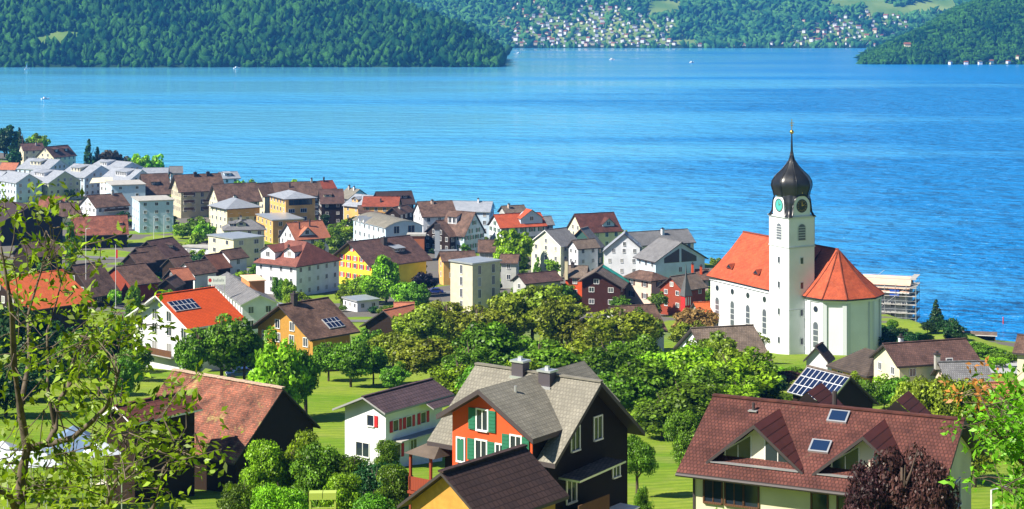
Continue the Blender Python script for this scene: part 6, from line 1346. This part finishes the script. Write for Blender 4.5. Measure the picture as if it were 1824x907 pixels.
# ================================================================ BOATS
def sailboat(px, py, label, s=1.0, sail=True):
    Y = CH*F/(py-YH); x = (px-912)/F*Y; e = empty('sailboat' if sail else 'motorboat',(x,Y,0),.8,label,'boat')
    b = MB(); b.add([(-4,-1,.9),(3.2,-1.2,1),(5.4,0,1.2),(3.2,1.2,1),(-4,1,.9),(-3.8,-.7,-.3),(3,-.8,-.3),(4.6,0,-.2),(3,.8,-.3),(-3.8,.7,-.3)],[(0,1,2,3,4),(0,5,6,1),(1,6,7,2),(2,7,8,3),(3,8,9,4),(4,9,5,0)]); o = b.build('hull',WTRIM,e)
    if sail:
        MB().tube([(.5,0,.8),(.5,0,11)],.08,5).build('mast',METAL,e); MB().add([(.4,0,1.6),(.4,.05,10.8),(-3.6,.5,1.7),(.4,.25,5),(-1.7,.6,4.5)],[(0,3,1),(0,2,4,3),(3,4,1)]).build('sail',WTRIM,e)
    else: MB().poly([(-1.6,.9),(-1.3,2.2),(1,2.2),(1.8,1.0)],'y',-.8,.8).build('cabin',WTRIM,e)
    e.scale = (s,s,s)
sailboat(48,124,'small white sailing boat by the left wooded promontory'); sailboat(80,177,'white motorboat alone on the lake at the left',1.0,False); sailboat(421,122,'white motorboat in front of the left wooded promontory',1.3,False); sailboat(1232,112,'white motorboat far out right of the middle of the lake',1.3,False); sailboat(1090,107,'white motorboat with a pale wake far out in the middle',1.5,False); sailboat(703,117,'white boat moored at the foot of the left wooded promontory',1.2,False); sailboat(924,95,'white boat right of the tip of the left promontory',1.3,False)
WK = flat('foam_white',(.75,.82,.88),.8)
def wake(px, py, ln, w_):
    Y = CH*F/(py-YH); x = (px-912)/F*Y; b = MB(); n = 14; r_ = random.Random(px); vs = []
    for i in range(n+1): t = i/n; ww = w_*math.sin(math.pi*min(1,t*1.1+.05))*(.6+.4*r_.random())+.2; vs += [(x-ln/2+ln*t, Y-ww, .03),(x-ln/2+ln*t, Y+ww, .03)]
    b.add(vs,[(2*i,2*i+2,2*i+3,2*i+1) for i in range(n)]); tag(b.build('foam',WK),'pale foam wake trailing a motorboat on the lake','wake',kind='stuff')
wake(1100,107,34,5); wake(1135,104,24,4)
x, y, z = at(1787,468,0); e = empty('buoy',(x,y,0),0,'small red marker pole standing in the water at the right','buoy'); MB().tube([(0,0,-1),(0,0,1.8)],.14,8).build('pole',flat('buoy_red',(.6,.04,.03)),e)
# houses on the right headland
for i, (px, d_, lb) in enumerate(((1720,8,'small white house at the waterline of the right headland, left one'),(1745,7,'small cream house at the waterline of the right headland'),(1765,8,'small white house at the waterline of the right headland, right one'),(1795,6,'long low white boathouse of the right headland'),(1692,6,'tiny grey house at the waterline of the right headland'),(1812,20,'pale house near the right edge on the headland slope'))):
    Y = 3006+d_*.5; X = (px-912)/F*Y; zz_ = max(float(hill_right(np.array(X),np.array(Y))), 0.5); tag(link('house',FHM[i%3],loc=(X,Y-3,zz_+.8),rot=(0,0,.2*i),scale=(.7,.6,.55+.1*(i%3))),lb,'house')
X,Y = (1616-912)/F*3080, 3080; tag(link('house',FHM[2],loc=(X,Y,float(hill_right(np.array(X),np.array(Y)))+3),scale=(1.1,1.1,1)),'cream house among the trees high on the right headland','house')
